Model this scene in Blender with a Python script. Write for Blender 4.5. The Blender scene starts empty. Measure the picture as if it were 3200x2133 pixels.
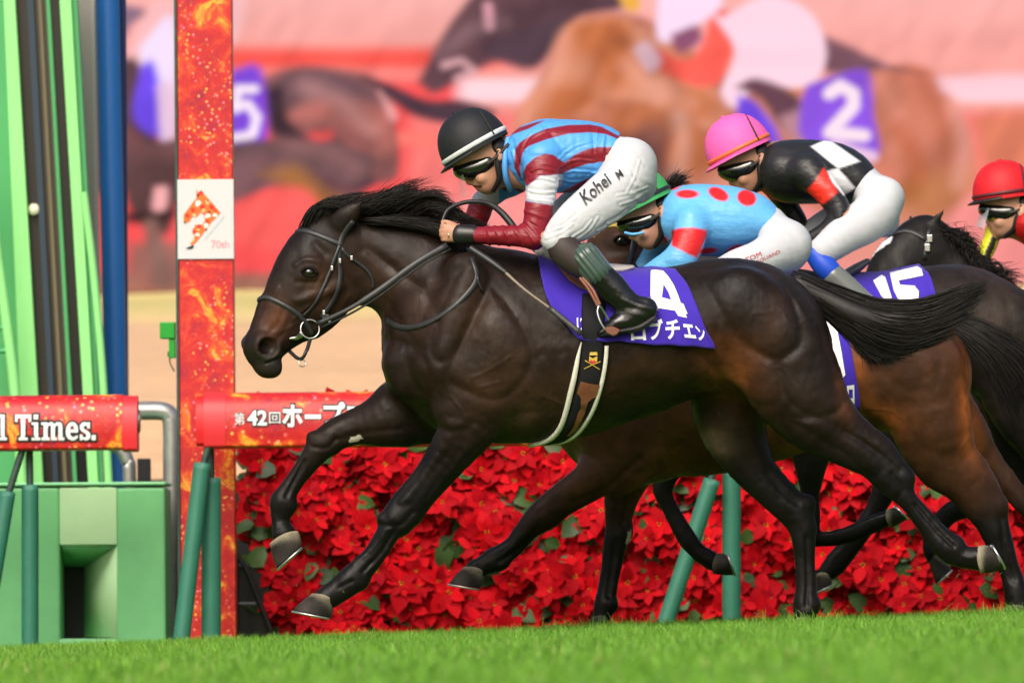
import bpy, bmesh, math, random
import numpy as np
from mathutils import Vector, Matrix
from mathutils.bvhtree import BVHTree
from mathutils.geometry import tessellate_polygon

# ------------------------------------------------------------------ camera, sky, sun, exposure
scene = bpy.context.scene
COL = scene.collection
DIST = 30.0            # camera to the leading horse
FPX = 24600.0          # focal length in pixels of the 3200 px wide picture
CX, HY = 1600.0, 1791.0
CAMZ = 0.20
ROLL = math.radians(0.4)

cam_data = bpy.data.cameras.new("camera")
cam = bpy.data.objects.new("camera", cam_data)
COL.objects.link(cam)
cam.matrix_world = Matrix.Translation((0, -DIST, CAMZ)) @ Matrix.Rotation(math.pi/2, 4, 'X') @ Matrix.Rotation(-ROLL, 4, 'Z')
cam_data.sensor_width = 36.0
cam_data.lens = 36.0*FPX/3200.0
cam_data.shift_y = (HY-1066.5)/3200.0
cam_data.clip_start = 0.5
cam_data.clip_end = 400.0
cam_data.dof.use_dof = True
cam_data.dof.focus_distance = 29.85
cam_data.dof.aperture_fstop = cam_data.lens/1000.0/0.055
scene.camera = cam

world = bpy.data.worlds.new("World")
scene.world = world
world.use_nodes = True
wn = world.node_tree.nodes; wl = world.node_tree.links
for n in list(wn): wn.remove(n)
SUN_EL, SUN_AZ = math.radians(42), math.radians(196)   # azimuth clockwise from +Y
sky = wn.new('ShaderNodeTexSky'); sky.sky_type = 'NISHITA'; sky.sun_disc = False
sky.sun_elevation = SUN_EL; sky.sun_rotation = SUN_AZ
sky.air_density = 1.0; sky.dust_density = 6.0; sky.ozone_density = 0.6
bg = wn.new('ShaderNodeBackground'); bg.inputs[1].default_value = 0.11
wo = wn.new('ShaderNodeOutputWorld')
wl.new(sky.outputs[0], bg.inputs[0]); wl.new(bg.outputs[0], wo.inputs[0])
sun_data = bpy.data.lights.new("sun", 'SUN'); sun_data.energy = 1.5; sun_data.angle = math.radians(40)
sun_data.color = (1.0, 0.95, 0.88)
sun = bpy.data.objects.new("sun", sun_data); COL.objects.link(sun)
sdir = Vector((math.sin(SUN_AZ)*math.cos(SUN_EL), math.cos(SUN_AZ)*math.cos(SUN_EL), math.sin(SUN_EL)))
sun.rotation_euler = (-sdir).to_track_quat('-Z', 'Y').to_euler()
sun.location = sdir*20
scene.view_settings.view_transform = 'Standard'
scene.view_settings.look = 'None'
scene.view_settings.gamma = 1.0
scene.view_settings.exposure = 0.55
scene.view_settings.use_curve_mapping = False

# ------------------------------------------------------------------ helpers
CR, SR = math.cos(ROLL), math.sin(ROLL)
rng = np.random.default_rng(7)
random.seed(7)

def W(px, py, y=0.0):
    """point that a photograph pixel (3200 px wide) shows at depth plane y"""
    u, v = px-CX, HY-py
    d = (DIST+y)/FPX
    return ((u*CR+v*SR)*d, y, CAMZ+(-u*SR+v*CR)*d)
def toPX(P):
    P = np.asarray(P, dtype=np.float64)
    d = (DIST+P[..., 1])/FPX
    U = P[..., 0]/d; V = (P[..., 2]-CAMZ)/d
    return U*CR-V*SR+CX, HY-(U*SR+V*CR)
def mpp(y=0.0): return (DIST+y)/FPX
GX = 0.0283
GZ0 = -0.050
def gz(x, y=0.0): return GX*x+GZ0-.013*np.maximum(0, np.minimum(y, 12)-1.3)

def obj(name, mesh, mat=None, parent=None, smooth=True):
    o = bpy.data.objects.new(name, mesh); COL.objects.link(o)
    if mat is not None and not mesh.materials: mesh.materials.append(mat)
    if parent is not None: o.parent = parent
    return o
def empty(name, label, cat, group=None, loc=(0, 0, 0)):
    o = bpy.data.objects.new(name, None); COL.objects.link(o)
    o.empty_display_size = 0.1
    o["label"] = label; o["category"] = cat
    if group: o["group"] = group
    return o
def tag(o, label, cat, group=None):
    o["label"] = label; o["category"] = cat
    if group: o["group"] = group
    return o
def np_mesh(name, V, F, smooth=True, col=None):
    """F: (n,k) int array, k = 3 or 4"""
    V = np.ascontiguousarray(V, dtype=np.float32); F = np.ascontiguousarray(F, dtype=np.int32)
    me = bpy.data.meshes.new(name)
    k = F.shape[1]
    me.vertices.add(len(V)); me.vertices.foreach_set("co", V.ravel())
    me.loops.add(F.size); me.loops.foreach_set("vertex_index", F.ravel())
    me.polygons.add(len(F)); me.polygons.foreach_set("loop_start", np.arange(0, F.size, k, dtype=np.int32))
    if smooth: me.polygons.foreach_set("use_smooth", np.ones(len(F), dtype=bool))
    me.update(calc_edges=True); me.validate()
    if col is not None: set_col(me, col)
    return me
def set_col(me, col, name="Col"):
    a = me.color_attributes.new(name, 'FLOAT_COLOR', 'POINT')
    c = np.ones((len(col), 4), dtype=np.float32); c[:, :3] = col
    a.data.foreach_set("color", c.ravel())
def sub(me, mat):
    me.materials.append(mat); return me

# ---- materials
MATS = {}
def mat(name, color=(0.5, 0.5, 0.5), rough=0.5, metal=0.0, spec=0.5, attr=False, bump=None, vary=None, coat=0.0, sheen=0.0, emis=None, alpha=1.0, trans=0.0):
    if name in MATS: return MATS[name]
    m = bpy.data.materials.new(name); m.use_nodes = True
    nt = m.node_tree; N = nt.nodes; L = nt.links
    b = N["Principled BSDF"]
    b.inputs["Roughness"].default_value = rough
    b.inputs["Metallic"].default_value = metal
    b.inputs["Specular IOR Level"].default_value = spec
    b.inputs["Coat Weight"].default_value = coat
    b.inputs["Coat Roughness"].default_value = 0.15
    b.inputs["Sheen Weight"].default_value = sheen
    b.inputs["Transmission Weight"].default_value = trans
    b.inputs["Alpha"].default_value = alpha
    b.inputs["Base Color"].default_value = (*color, 1)
    src = None
    if attr:
        a = N.new('ShaderNodeAttribute'); a.attribute_name = "Col"; src = a.outputs["Color"]
    tc = N.new('ShaderNodeTexCoord')
    if vary:
        amt, sc = vary[0], vary[1]
        nz = N.new('ShaderNodeTexNoise'); nz.inputs["Scale"].default_value = sc; nz.inputs["Detail"].default_value = 6
        nz.inputs["Roughness"].default_value = 0.65
        if len(vary) > 2:
            mp = N.new('ShaderNodeMapping'); mp.inputs["Scale"].default_value = vary[2]
            L.new(tc.outputs["Object"], mp.inputs[0]); L.new(mp.outputs[0], nz.inputs[0])
        else: L.new(tc.outputs["Object"], nz.inputs[0])
        mr = N.new('ShaderNodeMapRange'); mr.inputs[1].default_value = 0.25; mr.inputs[2].default_value = 0.75
        mr.inputs[3].default_value = 1-amt; mr.inputs[4].default_value = 1+amt
        L.new(nz.outputs["Fac"], mr.inputs[0])
        mx = N.new('ShaderNodeMix'); mx.data_type = 'RGBA'; mx.blend_type = 'MULTIPLY'; mx.inputs["Factor"].default_value = 1
        if src is None:
            rgb = N.new('ShaderNodeRGB'); rgb.outputs[0].default_value = (*color, 1); src = rgb.outputs[0]
        L.new(src, mx.inputs["A"]); L.new(mr.outputs[0], mx.inputs["B"]); src = mx.outputs["Result"]
    if src is not None: L.new(src, b.inputs["Base Color"])
    if bump:
        st, sc, dist = bump[:3]
        nz = N.new('ShaderNodeTexNoise'); nz.inputs["Scale"].default_value = sc; nz.inputs["Detail"].default_value = 4
        if len(bump) > 3:
            mp = N.new('ShaderNodeMapping'); mp.inputs["Scale"].default_value = bump[3]
            if len(bump) > 4: mp.inputs["Rotation"].default_value = bump[4]
            L.new(tc.outputs["Object"], mp.inputs[0]); L.new(mp.outputs[0], nz.inputs[0])
        else: L.new(tc.outputs["Object"], nz.inputs[0])
        bp = N.new('ShaderNodeBump'); bp.inputs["Strength"].default_value = st; bp.inputs["Distance"].default_value = dist
        L.new(nz.outputs["Fac"], bp.inputs["Height"]); L.new(bp.outputs[0], b.inputs["Normal"])
    if emis:
        b.inputs["Emission Strength"].default_value = emis
        if src is not None: L.new(src, b.inputs["Emission Color"])
        else: b.inputs["Emission Color"].default_value = (*color, 1)
    MATS[name] = m
    return m
def srgb(r, g, b):
    f = lambda c: (c/255/12.92) if c/255 <= 0.04045 else ((c/255+0.055)/1.055)**2.4
    return (f(r), f(g), f(b))

# ---- implicit body builder: elliptical tapered chains blended smoothly, meshed by surface nets
def spline(P, n):
    """Catmull-Rom through rows of P, n pieces per span"""
    P = np.asarray(P, dtype=np.float64)
    if len(P) < 3 or n <= 1:
        out = []
        for i in range(len(P)-1):
            for t in np.arange(n)/n: out.append(P[i]*(1-t)+P[i+1]*t)
        out.append(P[-1]); return np.array(out)
    Q = np.vstack([2*P[0]-P[1], P, 2*P[-1]-P[-2]])
    out = []
    for i in range(1, len(Q)-2):
        p0, p1, p2, p3 = Q[i-1], Q[i], Q[i+1], Q[i+2]
        for t in np.arange(n)/n:
            out.append(0.5*((2*p1)+(-p0+p2)*t+(2*p0-5*p1+4*p2-p3)*t*t+(-p0+3*p1-3*p2+p3)*t**3))
    out.append(P[-1])
    return np.array(out)

class Field:
    def __init__(s, lo, hi, vox):
        s.lo = np.array(lo, dtype=np.float64); s.vox = vox
        s.n = np.ceil((np.array(hi)-s.lo)/vox).astype(int)+1
        s.f = np.full(s.n, 0.5, dtype=np.float32)
        s.ax = [(s.lo[i]+np.arange(s.n[i])*vox).astype(np.float32) for i in range(3)]
    def _box(s, lo, hi):
        a = np.clip(np.floor((lo-s.lo)/s.vox).astype(int), 0, s.n)
        b = np.clip(np.ceil((hi-s.lo)/s.vox).astype(int)+1, 0, s.n)
        return a, b
    def chain(s, st, k=0.03, n=4, rot=None, op='u', grow=0.0):
        """st rows: x,y,z,r_in,r_lat ; rot=(px,py,ang) yaw about a vertical axis"""
        C = spline(st, n) if len(st) > 1 else np.vstack([st[0], st[0]])
        C = C.copy(); C[:, 3:] = np.maximum(C[:, 3:]+grow, 0.002)
        ext = np.maximum(C[:, 3], C[:, 4]).max()
        pad = k+3*s.vox
        cs = C.copy()
        if rot is not None:
            px, py, an = rot; ca, sa = math.cos(an), math.sin(an)
            wx = px+(C[:, 0]-px)*ca-(C[:, 1]-py)*sa; wy = py+(C[:, 0]-px)*sa+(C[:, 1]-py)*ca
            cs[:, 0] = wx; cs[:, 1] = wy
        lo = cs[:, :3].min(0)-ext-pad; hi = cs[:, :3].max(0)+ext+pad
        a, b = s._box(lo, hi)
        if (b-a).min() <= 0: return
        loc = np.full(b-a, 0.5, dtype=np.float32)
        for i in range(len(C)-1):
            r = max(C[i, 3:].max(), C[i+1, 3:].max())+pad
            l2 = np.minimum(cs[i, :3], cs[i+1, :3])-r; h2 = np.maximum(cs[i, :3], cs[i+1, :3])+r
            a2, b2 = s._box(l2, h2); a2 = np.maximum(a2, a); b2 = np.minimum(b2, b)
            if (b2-a2).min() <= 0: continue
            X = s.ax[0][a2[0]:b2[0]][:, None, None]; Y = s.ax[1][a2[1]:b2[1]][None, :, None]; Z = s.ax[2][a2[2]:b2[2]][None, None, :]
            if rot is not None:
                X, Y = px+(X-px)*ca+(Y-py)*sa, py-(X-px)*sa+(Y-py)*ca
            p0, p1 = C[i], C[i+1]
            dx, dz = p1[0]-p0[0], p1[2]-p0[2]; L2 = dx*dx+dz*dz
            if L2 < 1e-10: t = np.zeros_like(X+Z)
            else: t = np.clip(((X-p0[0])*dx+(Z-p0[2])*dz)/L2, 0, 1)
            ex = X-(p0[0]+t*dx); ez = Z-(p0[2]+t*dz)
            ri = p0[3]+t*(p1[3]-p0[3]); rl = p0[4]+t*(p1[4]-p0[4])
            A = (ex*ex+ez*ez)/(ri*ri)
            q = (Y-(p0[1]+t*(p1[1]-p0[1])))/rl
            d = (np.sqrt(A+q*q)-1)*np.minimum(ri, rl)
            sl = tuple(slice(a2[j]-a[j], b2[j]-a[j]) for j in range(3))
            np.minimum(loc[sl], d.astype(np.float32), out=loc[sl])
        sl = tuple(slice(a[j], b[j]) for j in range(3))
        g = s.f[sl]
        if op == 'u':
            h = np.maximum(k-np.abs(g-loc), 0)/k
            s.f[sl] = np.minimum(g, loc)-h*h*k*0.25
        else:
            h = np.maximum(k-np.abs(g+loc), 0)/k
            s.f[sl] = np.maximum(g, -loc)+h*h*k*0.25
    def cut(s, p, nrm):
        """remove the half space on the side nrm points to"""
        X = s.ax[0][:, None, None]; Y = s.ax[1][None, :, None]; Z = s.ax[2][None, None, :]
        d = (X-p[0])*nrm[0]+(Y-p[1])*nrm[1]+(Z-p[2])*nrm[2]
        np.maximum(s.f, d.astype(np.float32), out=s.f)
    def mesh(s):
        f = s.f; n = f.shape
        f[0] = f[-1] = 0.5; f[:, 0] = f[:, -1] = 0.5; f[:, :, 0] = f[:, :, -1] = 0.5
        S = f < 0
        cnt = np.zeros((n[0]-1, n[1]-1, n[2]-1), dtype=np.int8)
        for i in (0, 1):
            for j in (0, 1):
                for k in (0, 1):
                    cnt += S[i:n[0]-1+i, j:n[1]-1+j, k:n[2]-1+k]
        act = np.argwhere((cnt > 0) & (cnt < 8))
        idx = np.full(cnt.shape, -1, dtype=np.int32)
        idx[act[:, 0], act[:, 1], act[:, 2]] = np.arange(len(act))
        corner = [(i, j, k) for i in (0, 1) for j in (0, 1) for k in (0, 1)]
        fv = np.stack([f[act[:, 0]+c[0], act[:, 1]+c[1], act[:, 2]+c[2]] for c in corner], 1)
        acc = np.zeros((len(act), 3)); num = np.zeros(len(act))
        for a in range(8):
            for b in range(a+1, 8):
                ca, cb = np.array(corner[a]), np.array(corner[b])
                if np.abs(ca-cb).sum() != 1: continue
                fa, fb = fv[:, a], fv[:, b]
                m = (fa < 0) != (fb < 0)
                t = np.where(m, fa/np.where(m, fa-fb, 1), 0)
                acc += np.where(m[:, None], ca+(cb-ca)*t[:, None], 0); num += m
        V = s.lo+(act+acc/num[:, None])*s.vox
        quads = []
        for ax in range(3):
            sl0 = [slice(None)]*3; sl1 = [slice(None)]*3
            sl0[ax] = slice(0, n[ax]-1); sl1[ax] = slice(1, n[ax])
            A, B = S[tuple(sl0)], S[tuple(sl1)]
            e = np.argwhere(A != B)
            o1, o2 = [(1, 2), (2, 0), (0, 1)][ax]
            e = e[(e[:, o1] > 0) & (e[:, o2] > 0) & (e[:, o1] < n[o1]-1) & (e[:, o2] < n[o2]-1)]
            inside = A[e[:, 0], e[:, 1], e[:, 2]]
            def g(d1, d2):
                q = e.copy(); q[:, o1] += d1; q[:, o2] += d2
                return idx[q[:, 0], q[:, 1], q[:, 2]]
            Q = np.stack([g(-1, -1), g(0, -1), g(0, 0), g(-1, 0)], 1)
            Q[~inside] = Q[~inside][:, ::-1]
            quads.append(Q)
        F = np.vstack(quads); F = F[(F >= 0).all(1)]
        return V, F
def vnormals(V, F):
    nrm = np.cross(V[F[:, 2]]-V[F[:, 0]], V[F[:, 3 if F.shape[1] == 4 else 1]]-V[F[:, 1 if F.shape[1] == 4 else 0]])
    if F.shape[1] == 3: nrm = np.cross(V[F[:, 1]]-V[F[:, 0]], V[F[:, 2]]-V[F[:, 0]])
    N = np.zeros_like(V)
    for i in range(F.shape[1]): np.add.at(N, F[:, i], nrm)
    N /= np.maximum(np.linalg.norm(N, axis=1), 1e-12)[:, None]
    return N
def smooth_np(V, F, it=2, lam=0.5):
    E = np.vstack([F[:, [0, 1]], F[:, [1, 2]], F[:, [2, 3]], F[:, [3, 0]]])
    deg = np.bincount(E.ravel(), minlength=len(V)).astype(float)
    for _ in range(it):
        acc = np.zeros_like(V)
        for c in range(3):
            acc[:, c] = np.bincount(E[:, 0], V[E[:, 1], c], len(V))+np.bincount(E[:, 1], V[E[:, 0], c], len(V))
        V = V+lam*(acc/np.maximum(deg, 1)[:, None]-V)
    return V
def pairs(rows, yoff=0.0, lat=1.0, base=0.0):
    """rows: ax,ay,bx,by,y,rlat (rlat<=3 => metres, negative => factor of r_in)"""
    out = []
    for r in rows:
        ax, ay, bx, by = r[:4]
        y = r[4]+base if len(r) > 4 else base
        P = W((ax+bx)/2, (ay+by)/2, y)
        ri = math.hypot(ax-bx, ay-by)/2*mpp(y)
        rl = r[5] if len(r) > 5 else -0.8
        if rl < 0: rl = -rl*ri
        out.append((*P, ri, rl*lat))
    return out
def polydist(px, py, poly):
    """distance in pixels of points to an open polyline"""
    d = np.full(px.shape, 1e9)
    for (x0, y0), (x1, y1) in zip(poly[:-1], poly[1:]):
        dx, dy = x1-x0, y1-y0
        t = np.clip(((px-x0)*dx+(py-y0)*dy)/max(dx*dx+dy*dy, 1e-9), 0, 1)
        d = np.minimum(d, np.hypot(px-x0-t*dx, py-y0-t*dy))
    return d
def inpoly(px, py, poly):
    c = np.zeros(px.shape, dtype=bool)
    n = len(poly)
    for i in range(n):
        x0, y0 = poly[i]; x1, y1 = poly[(i+1) % n]
        if y0 == y1: continue
        m = ((y0 > py) != (y1 > py)) & (px < (x1-x0)*(py-y0)/(y1-y0)+x0)
        c ^= m
    return c
def vnoise(P, scale, seed=0):
    """cheap smooth value noise on points"""
    r = np.random.default_rng(seed); T = r.random((32, 32, 32))
    Q = np.asarray(P)*scale+100.0
    i = np.floor(Q).astype(int); t = Q-i; t = t*t*(3-2*t)
    out = 0
    for a in (0, 1):
        for b in (0, 1):
            for c in (0, 1):
                w = (t[:, 0] if a else 1-t[:, 0])*(t[:, 1] if b else 1-t[:, 1])*(t[:, 2] if c else 1-t[:, 2])
                out = out+w*T[(i[:, 0]+a) % 32, (i[:, 1]+b) % 32, (i[:, 2]+c) % 32]
    return out*2-1

# ---- surfaces to lay things on
class Skin:
    def __init__(s, V, F):
        s.bvh = BVHTree.FromPolygons([tuple(v) for v in V.tolist()], F.tolist())
        s.cam = Vector((0, -DIST, CAMZ))
    def hit(s, px, py):
        d = (Vector(W(px, py, 0))-s.cam).normalized()
        loc, nrm, i, dist = s.bvh.ray_cast(s.cam, d)
        if loc is None:
            # slide to the nearest silhouette point
            q = Vector(W(px, py, getattr(s, 'y0', 0.0)))
            loc, nrm, i, dist = s.bvh.find_nearest(q)
        if nrm.dot(s.cam-loc) < 0 and abs(nrm.y) > 0.2: nrm = -nrm
        return loc, nrm
def strap(name, skin, pts, width, thick, m, parent, lift=0.003, step=14.0, closed=False, n=None, widths=None):
    """leather strap laid along pixel points on a skin"""
    P = np.array(pts, dtype=float)
    L = np.hypot(*np.diff(P, axis=0).T).sum()
    C = spline(P, max(2, int(L/step/max(1, len(P)-1))))
    pos = []; nor = []
    for x, y in C:
        h, nn = skin.hit(x, y); pos.append(np.array(h)); nor.append(np.array(nn))
    pos = np.array(pos); nor = np.array(nor)
    for _ in range(2):
        nor[1:-1] = (nor[:-2]+2*nor[1:-1]+nor[2:])/4; pos[1:-1] = (pos[:-2]+2*pos[1:-1]+pos[2:])/4
    nor /= np.linalg.norm(nor, axis=1)[:, None]
    wd = width if widths is None else np.interp(np.linspace(0, 1, len(C)), np.linspace(0, 1, len(widths)), widths)
    return ribbon(name, pos+nor*lift, nor, wd, thick, m, parent)
def ribbon(name, pos, nor, width, thick, m, parent):
    pos = np.asarray(pos, float); nor = np.asarray(nor, float)
    tan = np.gradient(pos, axis=0); tan /= np.maximum(np.linalg.norm(tan, axis=1), 1e-9)[:, None]
    side = np.cross(tan, nor); side /= np.maximum(np.linalg.norm(side, axis=1), 1e-9)[:, None]
    up = np.cross(side, tan)
    w = (np.asarray(width)/2*np.ones(len(pos)))[:, None]
    prof = [(-1, 0), (-0.8, 1), (0.8, 1), (1, 0), (0.8, -0.6), (-0.8, -0.6)]
    V = np.concatenate([(pos+side*w*a+up*thick*b)[:, None] for a, b in prof], 1)
    n, k = len(pos), len(prof)
    V = V.reshape(-1, 3)
    F = []
    for i in range(n-1):
        for j in range(k):
            F.append((i*k+j, i*k+(j+1) % k, (i+1)*k+(j+1) % k, (i+1)*k+j))
    me = np_mesh(name, V, np.array(F), smooth=False)
    bm = bmesh.new(); bm.from_mesh(me); bm.verts.ensure_lookup_table()
    bm.faces.new([bm.verts[j] for j in range(k)]); bm.faces.new([bm.verts[(n-1)*k+j] for j in reversed(range(k))])
    bmesh.ops.recalc_face_normals(bm, faces=bm.faces); bm.to_mesh(me); bm.free()
    return obj(name, me, m, parent)
def tube_arrays(pts, rad, seg=8, n=4):
    P = np.array(pts, float)
    R = np.asarray(rad, float)*np.ones(len(P))
    C = spline(np.hstack([P, R[:, None]]), n)
    pos, R = C[:, :3], C[:, 3]
    tan = np.gradient(pos, axis=0); tan /= np.maximum(np.linalg.norm(tan, axis=1), 1e-9)[:, None]
    ref = np.array([0, 1, 0]) if abs(tan[:, 1]).max() < 0.9 else np.array([0.3, 0.2, 0.93])
    u = np.cross(tan, ref); u /= np.maximum(np.linalg.norm(u, axis=1), 1e-9)[:, None]
    v = np.cross(tan, u)
    a = np.arange(seg)/seg*2*math.pi
    V = (pos[:, None]+R[:, None, None]*(np.cos(a)[None, :, None]*u[:, None]+np.sin(a)[None, :, None]*v[:, None])).reshape(-1, 3)
    m = len(pos)
    i, j = np.meshgrid(np.arange(m-1), np.arange(seg), indexing='ij')
    F = np.stack([i*seg+j, i*seg+(j+1) % seg, (i+1)*seg+(j+1) % seg, (i+1)*seg+j], -1).reshape(-1, 4)
    return V, F
def tube(name, pts, rad, m, parent=None, seg=8, n=4, caps=True):
    V, F = tube_arrays(pts, rad, seg, n)
    me = np_mesh(name, V, F)
    if caps:
        bm = bmesh.new(); bm.from_mesh(me); bm.verts.ensure_lookup_table(); N = len(bm.verts)
        for f in (bm.faces.new([bm.verts[j] for j in range(seg)]), bm.faces.new([bm.verts[N-seg+j] for j in range(seg)])):
            for e in f.edges: e.smooth = False
        bmesh.ops.recalc_face_normals(bm, faces=bm.faces); bm.to_mesh(me); bm.free()
    return obj(name, me, m, parent)
def box_mesh(name, lo, hi, bevel=0.0, seg=2, smooth=False):
    bm = bmesh.new()
    bmesh.ops.create_cube(bm, size=1.0)
    lo = np.array(lo); hi = np.array(hi)
    for v in bm.verts: v.co = Vector(((lo+hi)/2+np.array(v.co)*(hi-lo)).tolist())
    if bevel: bmesh.ops.bevel(bm, geom=bm.edges[:], offset=bevel, segments=seg, affect='EDGES', profile=0.5)
    me = bpy.data.meshes.new(name); bm.to_mesh(me); bm.free()
    for p in me.polygons: p.use_smooth = smooth
    return me
def prism_mesh(name, poly, y0, y1, bevel=0.0):
    """polygon of world (x,z) corners pulled from y0 to y1"""
    bm = bmesh.new()
    f = bm.faces.new([bm.verts.new((x, y0, z)) for x, z in poly])
    r = bmesh.ops.extrude_face_region(bm, geom=[f])
    for v in r['geom']:
        if isinstance(v, bmesh.types.BMVert): v.co.y = y1
    bmesh.ops.recalc_face_normals(bm, faces=bm.faces)
    if bevel: bmesh.ops.bevel(bm, geom=bm.edges[:], offset=bevel, segments=2, affect='EDGES')
    me = bpy.data.meshes.new(name); bm.to_mesh(me); bm.free()
    return me
def sphere_mesh(name, c, r, seg=24, rings=16, M=None):
    bm = bmesh.new(); bmesh.ops.create_uvsphere(bm, u_segments=seg, v_segments=rings, radius=1.0)
    for v in bm.verts:
        p = Vector((v.co.x*r[0], v.co.y*r[1], v.co.z*r[2]))
        if M is not None: p = M @ p
        v.co = p+Vector(c)
    me = bpy.data.meshes.new(name); bm.to_mesh(me); bm.free()
    for p in me.polygons: p.use_smooth = True
    return me
def torus_mesh(name, c, R, r, nrm=(0, 1, 0), seg=28, sec=8, sx=1.0):
    nrm = Vector(nrm).normalized(); q = Vector((0, 0, 1)).rotation_difference(nrm)
    V = []; F = []
    for i in range(seg):
        a = 2*math.pi*i/seg
        for j in range(sec):
            b = 2*math.pi*j/sec
            V.append(q @ Vector(((R+r*math.cos(b))*math.cos(a)*sx, (R+r*math.cos(b))*math.sin(a), r*math.sin(b)))+Vector(c))
            F.append((i*sec+j, ((i+1) % seg)*sec+j, ((i+1) % seg)*sec+(j+1) % sec, i*sec+(j+1) % sec))
    return np_mesh(name, np.array(V), np.array(F))
# ---- flat print laid on a skin
def fine_tris(V2, T, maxlen):
    bm = bmesh.new()
    vs = [bm.verts.new((x, y, 0)) for x, y in V2]
    for t in T:
        try: bm.faces.new([vs[i] for i in t])
        except ValueError: pass
    bmesh.ops.remove_doubles(bm, verts=bm.verts, dist=0.05)
    for _ in range(6):
        es = [e for e in bm.edges if e.calc_length() > maxlen]
        if not es: break
        bmesh.ops.subdivide_edges(bm, edges=es, cuts=1, use_grid_fill=False)
        bmesh.ops.triangulate(bm, faces=[f for f in bm.faces if len(f.verts) > 3])
    bm.verts.index_update()
    V = np.array([v.co[:2] for v in bm.verts]); F = np.array([[v.index for v in f.verts] for f in bm.faces])
    bm.free()
    return V, F
def poly_tris(polys):
    """polys: outer ring followed by holes"""
    vv = [[Vector((x, y, 0)) for x, y in p] for p in polys]
    flat = [p for q in polys for p in q]
    return flat, tessellate_polygon(vv)
def lay(name, skin, V2, T, m, parent, off=0.0025, maxlen=10):
    V, F = fine_tris(V2, T, maxlen)
    out = []
    for x, y in V:
        h, nn = skin.hit(x, y); out.append(np.array(h)+np.array(nn)*off)
    out = np.array(out)
    fn = np.cross(out[F[:, 1]]-out[F[:, 0]], out[F[:, 2]]-out[F[:, 0]])
    flip = fn[:, 1] > 0
    F[flip] = F[flip][:, ::-1]
    return obj(name, np_mesh(name, out, F), m, parent)
def text_tris(s, bold=0.0, shear=0.0, spacing=1.0):
    cu = bpy.data.curves.new("txt", 'FONT'); cu.body = s; cu.size = 1.0; cu.offset = bold; cu.shear = shear
    cu.resolution_u = 3; cu.space_character = spacing
    o = bpy.data.objects.new("txt", cu); COL.objects.link(o)
    dg = bpy.context.evaluated_depsgraph_get(); dg.update()
    me = o.evaluated_get(dg).to_mesh()
    bm = bmesh.new(); bm.from_mesh(me); bmesh.ops.triangulate(bm, faces=bm.faces)
    bm.verts.index_update()
    V = np.array([v.co[:2] for v in bm.verts]); T = [[v.index for v in f.verts] for f in bm.faces]
    bm.free(); o.evaluated_get(dg).to_mesh_clear()
    bpy.data.objects.remove(o); bpy.data.curves.remove(cu)
    return V, T
def lay_text(name, skin, s, quad, m, parent, bold=0.0, shear=0.0, off=0.0025, maxlen=10, spacing=1.0):
    """text stretched into quad: bottom-left, bottom-right, top-right, top-left in pixels"""
    V, T = text_tris(s, bold, shear, spacing)
    lo, hi = V.min(0), V.max(0); t = (V-lo)/(hi-lo)
    q = np.array(quad, float); u, v = t[:, :1], t[:, 1:]
    P = q[0]*(1-u)*(1-v)+q[1]*u*(1-v)+q[2]*u*v+q[3]*(1-u)*v
    return lay(name, skin, P, T, m, parent, off, maxlen)
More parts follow.
